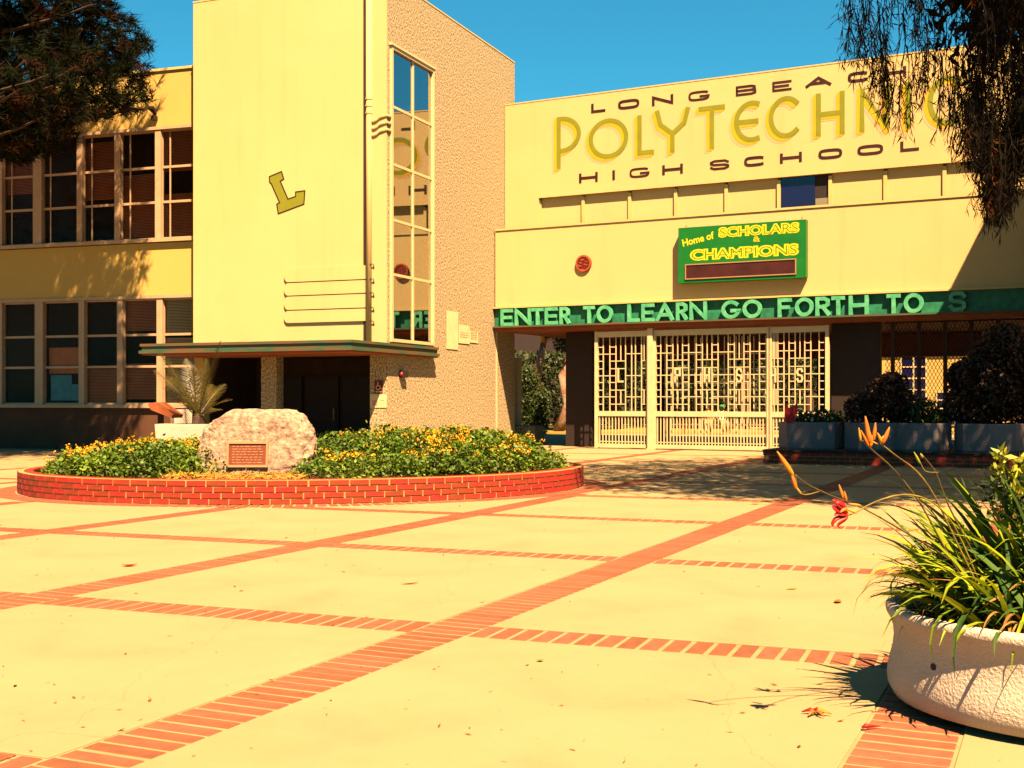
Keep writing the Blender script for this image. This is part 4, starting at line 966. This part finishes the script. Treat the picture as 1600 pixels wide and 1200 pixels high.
for fx, fy in fronds:
    tip = at(fx, fy, 26.6 + R.uniform(-1.0, .8)) - Vector((bc.x, bc.y, .88)); b0 = Vector((R.uniform(-.06, .06), R.uniform(-.06, .06), .22))
    mid = b0.lerp(tip, .5) + Vector((0, 0, .16)); P = []
    for i in range(15): t = i / 14; P.append(b0 * (1 - t) ** 2 + mid * 2 * t * (1 - t) + tip * t * t)
    m = MB(); m.tube(P, [.016 * (1 - .7 * i / 14) for i in range(15)], 4)
    for i in range(36):
        t = .12 + .88 * i / 36; k = min(13, int(t * 14)); a = P[k].lerp(P[k + 1], t * 14 - k); d = (P[k + 1] - P[k]).normalized()
        side = d.cross(Vector((0, -.35, 1))).normalized(); L_ = .26 * math.sin(math.pi * min(1, t * .9 + .12)) + .05
        for s_ in (-1, 1):
            e = a + (side * s_ * .8 + d * .6 + Vector((0, 0, .1 - .15 * R.random()))).normalized() * L_; wv = d * .012
            m.add([a - wv, a + wv, e], [(0, 1, 2)])
    m.build('frond', PALMM, cy)
# small pots beside it
p = at(257, 0, 27.2); p.z = 0
ub_ = thing('utility_box', 'low brown sloping hood beside the white planter', 'hood', p, -.2)
m = MB(); m.prism([(-.28, 1.42), (-.10, 1.45), (.33, 1.18), (.30, 1.10), (-.2, 1.28)], 1, -.25, .25); m.build('hood', SOFFIT, ub_); MB().box(-.14, -.04, -.05, .05, 0, 1.38).build('post', BROWN, ub_)
p = at(283, 0, 28.2); p.z = 0
wp = thing('square_pot', 'small white tapered pot between the hood and the cycad', 'pot', p, -.3)
m = MB(); m.lathe([(.0, 0), (.22, 0), (.30, 1.28), (.26, 1.28), (.24, 1.1), (0, 1.1)], 4); m.build('pot_wall', POT, wp); MB().disc(.23, 1.12, 4).build('soil', SOIL, wp)

# ------------------------------------------------------------------ brick platform with round planters (right)
PF = Frame(27.7, tuple(at(1192, 0, 29.0))[:2])
pf = PF.root('brick_platform', 'low dark brick platform under the row of grey planters', 'platform')
PLX, PLH = 9.5, .27
MB().box(.02, PLX, .02, 2.6, 0, PLH - .006).build('core', RMORT, pf)
PBK = MB().box(-.13, .13, -.05, .05, -.038, .038).mesh('brick', RBRICK)
for c in range(3):
    for k in range(33):
        xx = .13 + .275 * k + (.137 if c % 2 else 0)
        if xx < PLX: link('brick', PBK, pf, (xx, .062, .045 + .09 * c))
    for k in range(4): o = link('brick', PBK, pf, (.062, .30 + .275 * k + (.137 if c % 2 else 0), .045 + .09 * c), math.pi / 2)
MB().box(-.01, PLX, -.01, 2.6, PLH, PLH + .05).build('coping', BROWN, pf)
pot_l = ['grey planter nearest the gate, holding low plants and a red bag', 'grey planter with a large round reddish shrub', 'grey planter with a patch of sunlight on its side', 'rightmost grey planter under the big dark bush']
PU = []
for k, px in enumerate((1268, 1368, 1442, 1548)):
    dx = (px - 800) / F; u_ = None
    uu, _ = PF.onv(px, 680, 1.0); PU.append(uu)
    r = PF.root('round_planter', pot_l[k], 'planter', uu, 1.0, PLH + .05, 'grey concrete planters on the brick platform'); r.rotation_euler.z += .2 + k
    sc = (.78, .72, .66, .78)[k]
    m = MB(); m.lathe([(0, 0), (sc * .96, 0), (sc, .05), (sc * 1.0, .62), (sc * .97, .65), (sc * .86, .65), (sc * .84, .5)], 8); m.build('pot_wall', POTG, r)
    MB().disc(sc * .85, .56, 8).build('soil', SOIL, r)
def shrub(name, label, u_, v_, crown, n, ls, lm, z0=PLH + .6, group=None):
    return broad_tree(name, label, PF.w(u_, v_, z0), ([(0, 0, 0), (.02, 0, .15), (0, 0, .3)], [.05, .04, .03]), crown, n, ls, lm, BARK, group, cat='shrub')
shrub('low_plants', 'low leafy plants in the planter nearest the gate', PU[0] + .1, 1.0, [((-.3, 0, .1), .28), ((.1, 0, .12), .32), ((.5, .1, .1), .3), ((.35, -.2, .06), .25)], 1500, .11, SHRUB)
wfl = NR.normal(size=(26, 3)) * np.array([.4, .3, .07]) + np.array([0, 0, .25]); Q = np.repeat(wfl, 5, 0) + NR.normal(size=(130, 3)) * .015
link('flowers', fast_mesh('flowers', leaf_verts(Q, rnd_dirs(130), rnd_dirs(130, 1), np.full(130, .05), np.full(130, .045)), 4, WHITE), bpy.data.objects['low_plants'], kind='stuff')
shrub('round_shrub', 'large round reddish leaved shrub behind the lily buds', PU[1] + .2, 1.0, [((0, 0, .55), .62), ((-.5, 0, .4), .45), ((.5, 0, .4), .45), ((.2, 0, .9), .4)], 4200, .13, SHRUBR)
shrub('ball_shrub', 'small orange green ball shrub in the sunlit planter', PU[2] + .05, 1.0, [((0, 0, .32), .38), ((.25, -.1, .15), .3)], 1800, .09, SHRUB)
shrub('dark_bush', 'big dark bush rising behind the rightmost planter', PU[3] + .1, 1.3, [((0, 0, 1.0), .95), ((-.5, 0, .6), .7), ((.6, 0, 1.3), .9), ((.2, 0, 1.7), .7), ((.9, 0, .6), .8), ((-.75, -.1, 1.15), .4)], 20000, .13, SHRUBR)
rbag = PF.root('red_bag', 'bright red cloth bag on the planter rim by the gate', 'bag', PF.onv(1233, 660, .35)[0], .35, PLH + .70)
m = MB(); nx, ny = 8, 8; vs = []
for side in (-1, 1):
    for j in range(ny + 1):
        for i in range(nx + 1):
            a, b = i / nx * 2 - 1, j / ny; vs.append((.15 * a * (1 - .15 * (1 - b)) + .05 * b, side * .07 * (1 - a * a) * (1 - .8 * b * b) + .02 * math.sin(5 * a + 3 * b), b * .36 + .04 * a * b + (.05 if abs(a) > .7 and b == 1 else 0)))
nn = (nx + 1) * (ny + 1); fs = []
for s_ in (0, 1):
    for j in range(ny):
        for i in range(nx): q = s_ * nn + j * (nx + 1) + i; fs.append((q, q + 1, q + nx + 2, q + nx + 1) if s_ == 0 else (q, q + nx + 1, q + nx + 2, q + 1))
m.add(vs, fs); m.build('cloth', REDCL, rbag, True)
m = MB(); m.tube([(-.06, 0, .35), (-.05, 0, .43), (.05, 0, .45), (.12, 0, .38)], .008, 5); m.build('handle', REDCL, rbag)

# ------------------------------------------------------------------ trees overhead
def needle_tufts(C, D, n_each, ln, wd, mats, mi_p):
    V, mi = [], []
    for c, d, brown in zip(C, D, mi_p):
        q = NR.normal(size=(n_each, 3)) * .75 + d; q /= np.linalg.norm(q, axis=1, keepdims=True)
        l = ln * NR.uniform(.6, 1.1, (n_each, 1)); base = c - d * .35 * NR.rand(n_each, 1) * ln * 2; s_ = np.cross(q, rnd_dirs(n_each)); s_ /= np.linalg.norm(s_, axis=1, keepdims=True)
        V.append(np.stack([base - s_ * wd, base + s_ * wd, base + q * l], 1).reshape(-1, 3)); mi.append(np.full(n_each, brown))
    return np.concatenate(V), np.concatenate(mi)
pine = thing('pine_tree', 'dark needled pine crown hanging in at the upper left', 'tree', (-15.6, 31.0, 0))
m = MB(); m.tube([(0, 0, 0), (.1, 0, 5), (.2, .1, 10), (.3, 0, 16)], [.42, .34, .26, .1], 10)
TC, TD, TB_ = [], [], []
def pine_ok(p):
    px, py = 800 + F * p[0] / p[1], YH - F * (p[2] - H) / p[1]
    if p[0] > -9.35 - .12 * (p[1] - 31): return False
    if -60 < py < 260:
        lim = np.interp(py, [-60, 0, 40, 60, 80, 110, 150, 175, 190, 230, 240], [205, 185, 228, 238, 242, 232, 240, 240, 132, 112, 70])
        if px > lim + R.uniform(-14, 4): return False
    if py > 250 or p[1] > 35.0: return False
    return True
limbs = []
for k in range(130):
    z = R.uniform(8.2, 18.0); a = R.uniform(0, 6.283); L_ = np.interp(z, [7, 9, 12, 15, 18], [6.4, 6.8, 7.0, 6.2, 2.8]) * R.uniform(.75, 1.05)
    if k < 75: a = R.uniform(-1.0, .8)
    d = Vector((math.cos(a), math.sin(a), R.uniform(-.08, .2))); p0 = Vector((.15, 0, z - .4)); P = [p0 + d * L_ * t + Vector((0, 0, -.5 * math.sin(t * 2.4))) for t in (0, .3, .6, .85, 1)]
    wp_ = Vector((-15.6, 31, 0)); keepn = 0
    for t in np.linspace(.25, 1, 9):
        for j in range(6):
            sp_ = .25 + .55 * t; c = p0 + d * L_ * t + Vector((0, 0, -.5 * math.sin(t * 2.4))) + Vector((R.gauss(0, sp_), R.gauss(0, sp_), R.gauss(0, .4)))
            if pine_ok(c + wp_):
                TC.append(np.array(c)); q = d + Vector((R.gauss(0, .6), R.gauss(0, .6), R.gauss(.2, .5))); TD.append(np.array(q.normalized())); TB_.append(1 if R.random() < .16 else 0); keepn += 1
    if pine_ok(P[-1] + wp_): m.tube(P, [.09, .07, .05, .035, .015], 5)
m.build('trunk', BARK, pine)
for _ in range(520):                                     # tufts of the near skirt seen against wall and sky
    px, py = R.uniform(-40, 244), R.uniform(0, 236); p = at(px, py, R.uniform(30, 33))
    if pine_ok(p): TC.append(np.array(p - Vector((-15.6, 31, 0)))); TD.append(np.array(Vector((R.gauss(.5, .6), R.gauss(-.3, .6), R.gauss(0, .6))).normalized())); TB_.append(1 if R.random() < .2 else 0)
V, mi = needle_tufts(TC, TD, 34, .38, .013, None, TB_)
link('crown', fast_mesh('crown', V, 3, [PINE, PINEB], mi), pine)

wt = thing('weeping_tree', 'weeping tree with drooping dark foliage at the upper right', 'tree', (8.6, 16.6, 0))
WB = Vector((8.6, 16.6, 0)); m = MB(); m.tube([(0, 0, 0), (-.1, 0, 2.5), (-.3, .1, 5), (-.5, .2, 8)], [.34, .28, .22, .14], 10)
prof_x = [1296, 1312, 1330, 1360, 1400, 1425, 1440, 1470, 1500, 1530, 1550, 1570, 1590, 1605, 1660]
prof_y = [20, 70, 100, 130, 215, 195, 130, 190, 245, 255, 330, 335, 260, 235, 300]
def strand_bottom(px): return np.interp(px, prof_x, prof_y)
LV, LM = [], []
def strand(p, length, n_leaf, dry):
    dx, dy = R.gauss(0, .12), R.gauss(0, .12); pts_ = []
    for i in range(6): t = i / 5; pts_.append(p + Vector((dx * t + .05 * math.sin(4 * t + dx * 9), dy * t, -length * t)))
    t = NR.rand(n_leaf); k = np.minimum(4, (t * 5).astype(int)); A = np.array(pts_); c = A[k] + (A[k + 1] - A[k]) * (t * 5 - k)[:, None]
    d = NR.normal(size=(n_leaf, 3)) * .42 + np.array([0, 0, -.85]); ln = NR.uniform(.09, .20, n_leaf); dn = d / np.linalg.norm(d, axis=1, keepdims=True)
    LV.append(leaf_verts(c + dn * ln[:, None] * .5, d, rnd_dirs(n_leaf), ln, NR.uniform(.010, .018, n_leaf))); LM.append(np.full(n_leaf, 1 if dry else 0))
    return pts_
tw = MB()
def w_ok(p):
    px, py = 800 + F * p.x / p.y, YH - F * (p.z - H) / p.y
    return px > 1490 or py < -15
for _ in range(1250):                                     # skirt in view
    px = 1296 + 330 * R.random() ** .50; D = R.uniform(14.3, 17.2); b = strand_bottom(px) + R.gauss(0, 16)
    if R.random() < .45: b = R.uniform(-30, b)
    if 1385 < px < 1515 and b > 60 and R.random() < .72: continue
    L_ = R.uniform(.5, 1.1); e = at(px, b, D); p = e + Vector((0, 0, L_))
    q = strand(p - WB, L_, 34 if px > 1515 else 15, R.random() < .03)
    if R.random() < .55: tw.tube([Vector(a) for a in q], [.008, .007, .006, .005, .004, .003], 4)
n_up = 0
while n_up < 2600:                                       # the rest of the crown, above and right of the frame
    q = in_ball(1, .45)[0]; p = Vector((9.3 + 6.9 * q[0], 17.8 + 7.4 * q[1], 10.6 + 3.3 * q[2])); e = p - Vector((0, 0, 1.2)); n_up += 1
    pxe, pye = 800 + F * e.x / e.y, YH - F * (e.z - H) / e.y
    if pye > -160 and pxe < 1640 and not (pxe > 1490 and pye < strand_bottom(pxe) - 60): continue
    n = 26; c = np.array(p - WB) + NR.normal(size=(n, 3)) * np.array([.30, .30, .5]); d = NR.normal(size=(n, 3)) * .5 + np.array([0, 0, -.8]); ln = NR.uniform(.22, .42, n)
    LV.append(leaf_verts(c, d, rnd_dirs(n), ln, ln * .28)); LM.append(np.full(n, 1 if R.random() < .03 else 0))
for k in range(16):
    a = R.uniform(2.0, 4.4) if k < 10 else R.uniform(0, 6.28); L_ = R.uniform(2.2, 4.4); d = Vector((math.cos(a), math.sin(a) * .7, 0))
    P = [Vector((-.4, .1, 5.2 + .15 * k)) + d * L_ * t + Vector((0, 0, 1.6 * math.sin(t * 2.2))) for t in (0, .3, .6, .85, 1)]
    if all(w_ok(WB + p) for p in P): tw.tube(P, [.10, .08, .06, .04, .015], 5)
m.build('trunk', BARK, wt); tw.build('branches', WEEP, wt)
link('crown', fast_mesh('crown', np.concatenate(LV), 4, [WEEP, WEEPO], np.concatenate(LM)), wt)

# ------------------------------------------------------------------ white pot with day lilies, lower right
PC = Vector((2.75, 5.93, 0))
pot = thing('concrete_pot', 'large white stucco pot with flared rim at the lower right', 'planter', PC)
m = MB(); m.lathe([(.70, .025), (.80, .022), (.855, .04), (.878, .085), (.882, .13), (.872, .19), (.855, .255), (.848, .315), (.852, .365), (.868, .41), (.885, .438), (.889, .462), (.878, .48), (.845, .487), (.81, .475), (.78, .42)], 72)
m.build('bowl', POT, pot, True); m = MB(); m.lathe([(.0, 0), (.70, 0), (.71, .03)], 40); m.build('foot', POTG, pot); m = MB(); m.disc(.79, .42, 40); m.build('soil', SOIL, pot)
m = MB(); m.lathe([(0, .003), (.014, .002), (.02, 0)], 10); o = m.build('drain_hole', DARK, pot, loc=(-.80, -.30, .262)); o.rotation_euler = (math.pi / 2, 0, -1.2)
lil = thing('day_lily', 'day lily clump with strap leaves and orange flowers in the pot', 'plant', PC + Vector((0, 0, .42)))
def blade(L_, wd, curl, rise):
    m = MB(); n = 8; vs = []
    for i in range(n + 1):
        t = i / n; ang = rise - curl * t * t; 
        if i == 0: x, z = 0.0, 0.0
        else: x += math.cos(ang) * L_ / n; z += math.sin(ang) * L_ / n
        w_ = wd * (1 - t ** 2.2) * (.65 + .35 * min(1, t * 4)) + .0008
        nx_, nz_ = -math.sin(ang), math.cos(ang)
        vs += [(x + nx_ * w_ * .22, -w_, z + nz_ * w_ * .22), (x, 0, z), (x + nx_ * w_ * .22, w_, z + nz_ * w_ * .22)]
    m.add(vs, [q for i in range(n) for q in ((i * 3, i * 3 + 1, i * 3 + 4, i * 3 + 3), (i * 3 + 1, i * 3 + 2, i * 3 + 5, i * 3 + 4))]); return m
specs = [(.62, .018, .6, 1.1), (.74, .020, .9, 1.15), (.80, .020, .5, 1.25), (.56, .017, 1.3, .95), (.66, .019, 1.8, 1.1), (.84, .019, 1.1, 1.25), (.50, .017, .8, .8), (.70, .018, 2.3, 1.2), (.56, .018, .35, .7)]
BLM = [(blade(*s_).mesh('leaf', LILY, True), blade(*s_).mesh('leaf', LILYD, True)) for s_ in specs]
DBM = [blade(.42, .010, 2.4, .9).mesh('leaf', DRYL, True), blade(.34, .009, 3.0, .7).mesh('leaf', DRYL, True), blade(.5, .010, 1.6, .5).mesh('leaf', DRYL, True)]
fans = []
while len(fans) < 24:
    x, y = R.gauss(-.30, .19), R.gauss(-.02, .25)
    if x * x + y * y < .5: fans.append((x, y))
for i in range(240):
    x, y = fans[i % 24]; x += R.gauss(0, .035); y += R.gauss(0, .035)
    out = R.gauss(math.pi - .1, .6)
    if R.random() < .25: out = R.uniform(-1.2, 3.14)
    sp_ = R.randrange(9); o = link('leaf', BLM[sp_][1 if R.random() < .45 else 0], lil, (x, y, R.uniform(-.02, .01)), out)
    o.rotation_euler = (R.gauss(0, .2), R.uniform(-.38, .34), out); s_ = R.uniform(.62, 1.12); o.scale = (s_, R.uniform(1.25, 1.75) * s_, s_)
mass = MB()
for i in range(520):                                     # the inner mass of leaves, past the 300 that show largest
    x, y = fans[i % 24]; L_ = R.uniform(.3, .75); out = R.gauss(math.pi - .3, .9); bm_ = blade(L_, R.uniform(.012, .02), R.uniform(.4, 2.2), R.uniform(.5, 1.45))
    M_ = Matrix.Translation((x + R.gauss(0, .06), y + R.gauss(0, .06), -.01)) @ Matrix.Rotation(out, 4, 'Z') @ Matrix.Rotation(R.gauss(0, .3), 4, 'X')
    mass.add([M_ @ Vector(v) for v in bm_.v], bm_.f, R.choice([0, 0, 1, 1 if i % 4 else 2]))
mass.build('inner_leaves', [LILY, LILYD, DRYL], lil, kind='stuff')
for i in range(56):
    a = R.uniform(2.2, 4.4); q = R.uniform(.45, .72); o = link('leaf', DBM[i % 3], lil, (q * math.cos(a), q * math.sin(a), R.uniform(.03, .06)))
    o.rotation_euler = (R.gauss(0, .4), R.uniform(-.2, .15), a + R.gauss(0, .9)); s_ = R.uniform(.4, .9); o.scale = (s_, s_ * 1.3, s_)
LO = PC + Vector((0, 0, .42))
def path(pp, D0, D1): n = len(pp) - 1; return [at(a, b, D0 + (D1 - D0) * i / n) - LO for i, (a, b) in enumerate(pp)]
def smooth_path(P, k=3):
    out = []
    for i in range(len(P) - 1):
        p0, p1, p2, p3 = P[max(0, i - 1)], P[i], P[i + 1], P[min(len(P) - 1, i + 2)]
        for j in range(k): t = j / k; out.append(.5 * ((2 * p1) + (p2 - p0) * t + (2 * p0 - 5 * p1 + 4 * p2 - p3) * t * t + (3 * p1 - p0 - 3 * p2 + p3) * t ** 3))
    return out + [P[-1]]
def stalk(pp, D0, D1, r0, r1, mt): 
    P = smooth_path(path(pp, D0, D1)); m = MB(); m.tube(P, [r0 + (r1 - r0) * i / (len(P) - 1) for i in range(len(P))], 6); return m.build('flower_stalk', mt, lil, True)
def bud(par, a, b, D, r, mt, name='bud'):
    p, q = at(*a, D) - LO, at(*b, D) - LO; m = MB(); n = 8
    m.tube([p.lerp(q, i / n) for i in range(n + 1)], [max(.0008, r * math.sin(math.pi * (.06 + .9 * (i / n) ** .8)) ** .8) for i in range(n + 1)], 7); return m.build(name, mt, par, True)
s1 = stalk([(1530, 905), (1462, 860), (1412, 830), (1350, 795), (1298, 774), (1262, 757), (1243, 742)], 5.75, 5.25, .0045, .0028, STALKD)
bud(s1, (1241, 745), (1214, 705), 5.25, .0115, BUDY); bud(s1, (1244, 765), (1236, 737), 5.25, .009, BUDO); bud(s1, (1252, 772), (1243, 760), 5.25, .005, BUDY)
m = MB(); m.tube(smooth_path(path([(1243, 742), (1247, 765), (1258, 773), (1280, 768)], 5.25, 5.28)), .0022, 5); m.build('side_stem', STALK, s1)
s2 = stalk([(1520, 930), (1478, 860), (1440, 790), (1400, 737), (1365, 705), (1347, 688)], 5.7, 5.4, .0048, .003, STALKD)
s3 = stalk([(1535, 930), (1496, 850), (1460, 775), (1432, 736), (1400, 712), (1375, 692)], 5.72, 5.38, .0048, .003, STALK)
for (a, b, r, mt) in [((1345, 690), (1342, 668), .006, BUDY), ((1359, 694), (1352, 650), .011, BUDO), ((1365, 690), (1368, 660), .009, BUDO), ((1362, 697), (1356, 668), .010, BUDO), ((1360, 700), (1363, 680), .008, BUDY), ((1358, 698), (1345, 672), .006, BUDO)]: bud(s2, a, b, 5.4, r, mt)
for (a, b, r, mt) in [((1378, 692), (1371, 676), .007, BUDY), ((1379, 694), (1390, 667), .010, BUDO), ((1374, 690), (1382, 680), .006, BUDY), ((1362, 690), (1372, 694), .004, BUDY)]: bud(s3, a, b, 5.38, r, mt)
s4 = stalk([(1530, 910), (1490, 820), (1452, 782), (1410, 773), (1368, 784), (1338, 800), (1322, 806)], 5.7, 5.3, .0045, .003, STALK)
for (a, b, r, mt) in [((1318, 780), (1311, 757), .007, BUDO), ((1323, 784), (1319, 767), .006, BUDO), ((1346, 790), (1325, 787), .006, BUDY), ((1340, 802), (1322, 795), .006, BUDY)]: bud(s4, a, b, 5.3, r, mt)
fl_ = bud(s4, (1326, 806), (1316, 797), 5.3, .012, BUDY, 'flower')
def petal(pp, r, mt):
    P = smooth_path(path(pp, 5.29, 5.27)); m = MB(); n = len(P); m.tube(P, [max(.001, r * math.sin(math.pi * (.12 + .85 * i / (n - 1)))) for i in range(n)], 6, flat=.35); m.build('petal', mt, fl_, True)
for pp, rr, mt in [([(1324, 802), (1316, 793), (1306, 784), (1301, 781)], .017, REDP), ([(1322, 805), (1312, 799), (1303, 793), (1300, 790)], .017, REDP), ([(1324, 800), (1318, 789), (1310, 785), (1306, 788)], .014, REDP),
                   ([(1321, 788), (1314, 787), (1307, 786), (1303, 785)], .009, WHITE), ([(1325, 806), (1314, 808), (1306, 811), (1301, 818), (1302, 824)], .011, REDP), ([(1325, 805), (1322, 811), (1314, 816), (1309, 821), (1313, 825), (1320, 823)], .011, REDP),
                   ([(1324, 804), (1317, 804), (1308, 803), (1304, 806)], .012, REDP), ([(1325, 801), (1322, 795), (1317, 797), (1313, 801)], .010, BUDO)]: petal(pp, rr, mt)
s5 = stalk([(1540, 900), (1492, 810), (1474, 770), (1462, 738), (1446, 717), (1440, 711)], 5.75, 5.6, .0045, .0025, STALKD)
bud(s5, (1442, 716), (1438, 708), 5.6, .007, STALK)
m = MB(); m.tube(smooth_path(path([(1466, 738), (1446, 736), (1436, 718), (1430, 712)], 5.62, 5.6)), .002, 5); m.build('side_stem', STALK, s5); bud(s5, (1438, 725), (1428, 706), 5.6, .006, YELLF)
# second plant in the pot
yb = thing('rosette_shrub', 'yellow green rosette leaved shrub at the right frame edge', 'shrub', PC + Vector((.12, .35, .42)))
C0 = [at(1582, 745, 6.15), at(1562, 740, 6.2), at(1598, 725, 6.2), at(1568, 716, 6.1), at(1610, 745, 6.1), at(1590, 770, 6.0), at(1625, 720, 6.3), at(1575, 760, 6.2), at(1605, 765, 6.1), at(1640, 750, 6.2), at(1600, 740, 6.2)]
org = PC + Vector((.12, .35, .42)); LVs = []; sm = MB()
for c in C0:
    c = c - org; n = 26; d = rnd_dirs(n, .9); ln = NR.uniform(.04, .075, n); LVs.append(leaf_verts(np.array(c) + d * ln[:, None] * .6 + NR.normal(size=(n, 3)) * .012, d, rnd_dirs(n, .3), ln, ln * .38)); sm.tube([(c.x * .3, c.y * .3, 0), (c.x * .8, c.y * .8, c.z * .6), c], .005, 5)
link('foliage', fast_mesh('foliage', np.concatenate(LVs), 4, YELLF), yb); sm.build('stems', STALKD, yb)
C = np.array([np.array(c - org) for c in C0]); C = np.repeat(C, 60, 0) + NR.normal(size=(660, 3)) * np.array([.06, .06, .05]) - np.array([0, 0, .11]); link('lower_foliage', fast_mesh('lower_foliage', leaf_verts(C, rnd_dirs(660), rnd_dirs(660, .5), NR.uniform(.04, .07, 660), NR.uniform(.015, .028, 660)), 4, SHRUB), yb)

# ------------------------------------------------------------------ things lying on the paving
def dry(name, label, px, py, L_, wd, mt, cat, ang=None, curl=.25):
    g_ = ground(px, py); r = thing(name, label, cat, (g_.x, g_.y, .003), ang if ang is not None else R.uniform(0, 6.28))
    m = MB(); n = 6; vs = []
    for i in range(n + 1):
        t = i / n; w_ = wd * math.sin(math.pi * (.04 + .92 * t)); z = curl * L_ * (4 * (t - .5) ** 2) * .6 + .002
        vs += [((t - .5) * L_, -w_, z + w_ * curl), ((t - .5) * L_, 0, z), ((t - .5) * L_, w_, z + w_ * curl)]
    m.add(vs, [q for i in range(n) for q in ((i * 3, i * 3 + 1, i * 3 + 4, i * 3 + 3), (i * 3 + 1, i * 3 + 2, i * 3 + 5, i * 3 + 4))]); m.build('blade', mt, r, True); return r
BL_ = mat('brown_leaf_litter', (.22, .06, .015), (.12, .04, .012), scale=20, rough=.8)
dry('fallen_leaf', 'yellow fallen leaf lying flat in front of the pot', 1237, 921, .10, .022, YELLF, 'leaf', .3, .1)
dry('fallen_leaf', 'curled tan leaf with upturned edges left of the pot rim', 1309, 942, .11, .03, DRYL, 'leaf', 1.2, .22)
dry('fallen_leaf', 'orange red leaf lying left on the pale paving', 202, 885, .14, .04, REDP, 'leaf', .4, .2)
dry('fallen_leaf', 'dark forked leaf lying in the middle of the paving', 640, 913, .16, .02, BL_, 'leaf', .35, .15)
dry('fallen_leaf', 'small yellow petal near the front brick strip', 844, 1034, .045, .018, YELLF, 'leaf', .1, .3)
g_ = ground(1276, 1118); ff = thing('fallen_flower', 'wilted red and yellow lily flower lying on the paving', 'flower', (g_.x, g_.y, .006), .4)
for k, (a, mt) in enumerate(((.1, BUDY), (1.0, REDP), (2.2, REDP), (3.3, BUDO), (4.4, DRYL), (5.4, BUDY))):
    m = MB(); m.tube([(0, 0, .008), (.03 * math.cos(a), .03 * math.sin(a), .02), (.07 * math.cos(a + .2), .07 * math.sin(a + .2), .006)], [.004, .011, .003], 6, flat=.4); m.build('petal', mt, ff, True)
g_ = ground(1358, 1139); ff = thing('fallen_bud', 'small dark red shrivelled bud beside the pot shadow', 'flower', (g_.x, g_.y, .008), .2)
m = MB(); m.tube([(-.035, 0, 0), (-.015, 0, .008), (.01, 0, .004), (.06, .004, 0)], [.006, .012, .007, .002], 6); m.build('husk', REDP, ff, True); m = MB(); m.tube([(.06, .004, 0), (.12, .01, 0)], .0015, 4); m.build('stem', STALK, ff)
LVs, mi = [], []
for _ in range(230):
    px, py = R.uniform(-50, 1650), 780 + 430 * R.random() ** 1.4; g_ = ground(px, py)
    if in_ring(g_, .5) or (g_ - PC).length < 1: continue
    L_ = R.uniform(.012, .05) * (1.25 if py < 950 else .9); d = np.array([[math.cos(px), math.sin(px) * .6, R.uniform(0, .3)]])
    LVs.append(leaf_verts(np.array([[g_.x, g_.y, .006]]), d, np.array([[R.gauss(0, .3), R.gauss(0, .3), 1.0]]), [L_], [L_ * R.uniform(.15, .5)])); mi.append(R.choice([0, 0, 1]))
link('leaf_litter', fast_mesh('leaf_litter', np.concatenate(LVs), 4, [BL_, DRYL], mi), None, kind='stuff', label='scattered specks of dry leaf litter on the paving', category='leaf litter')
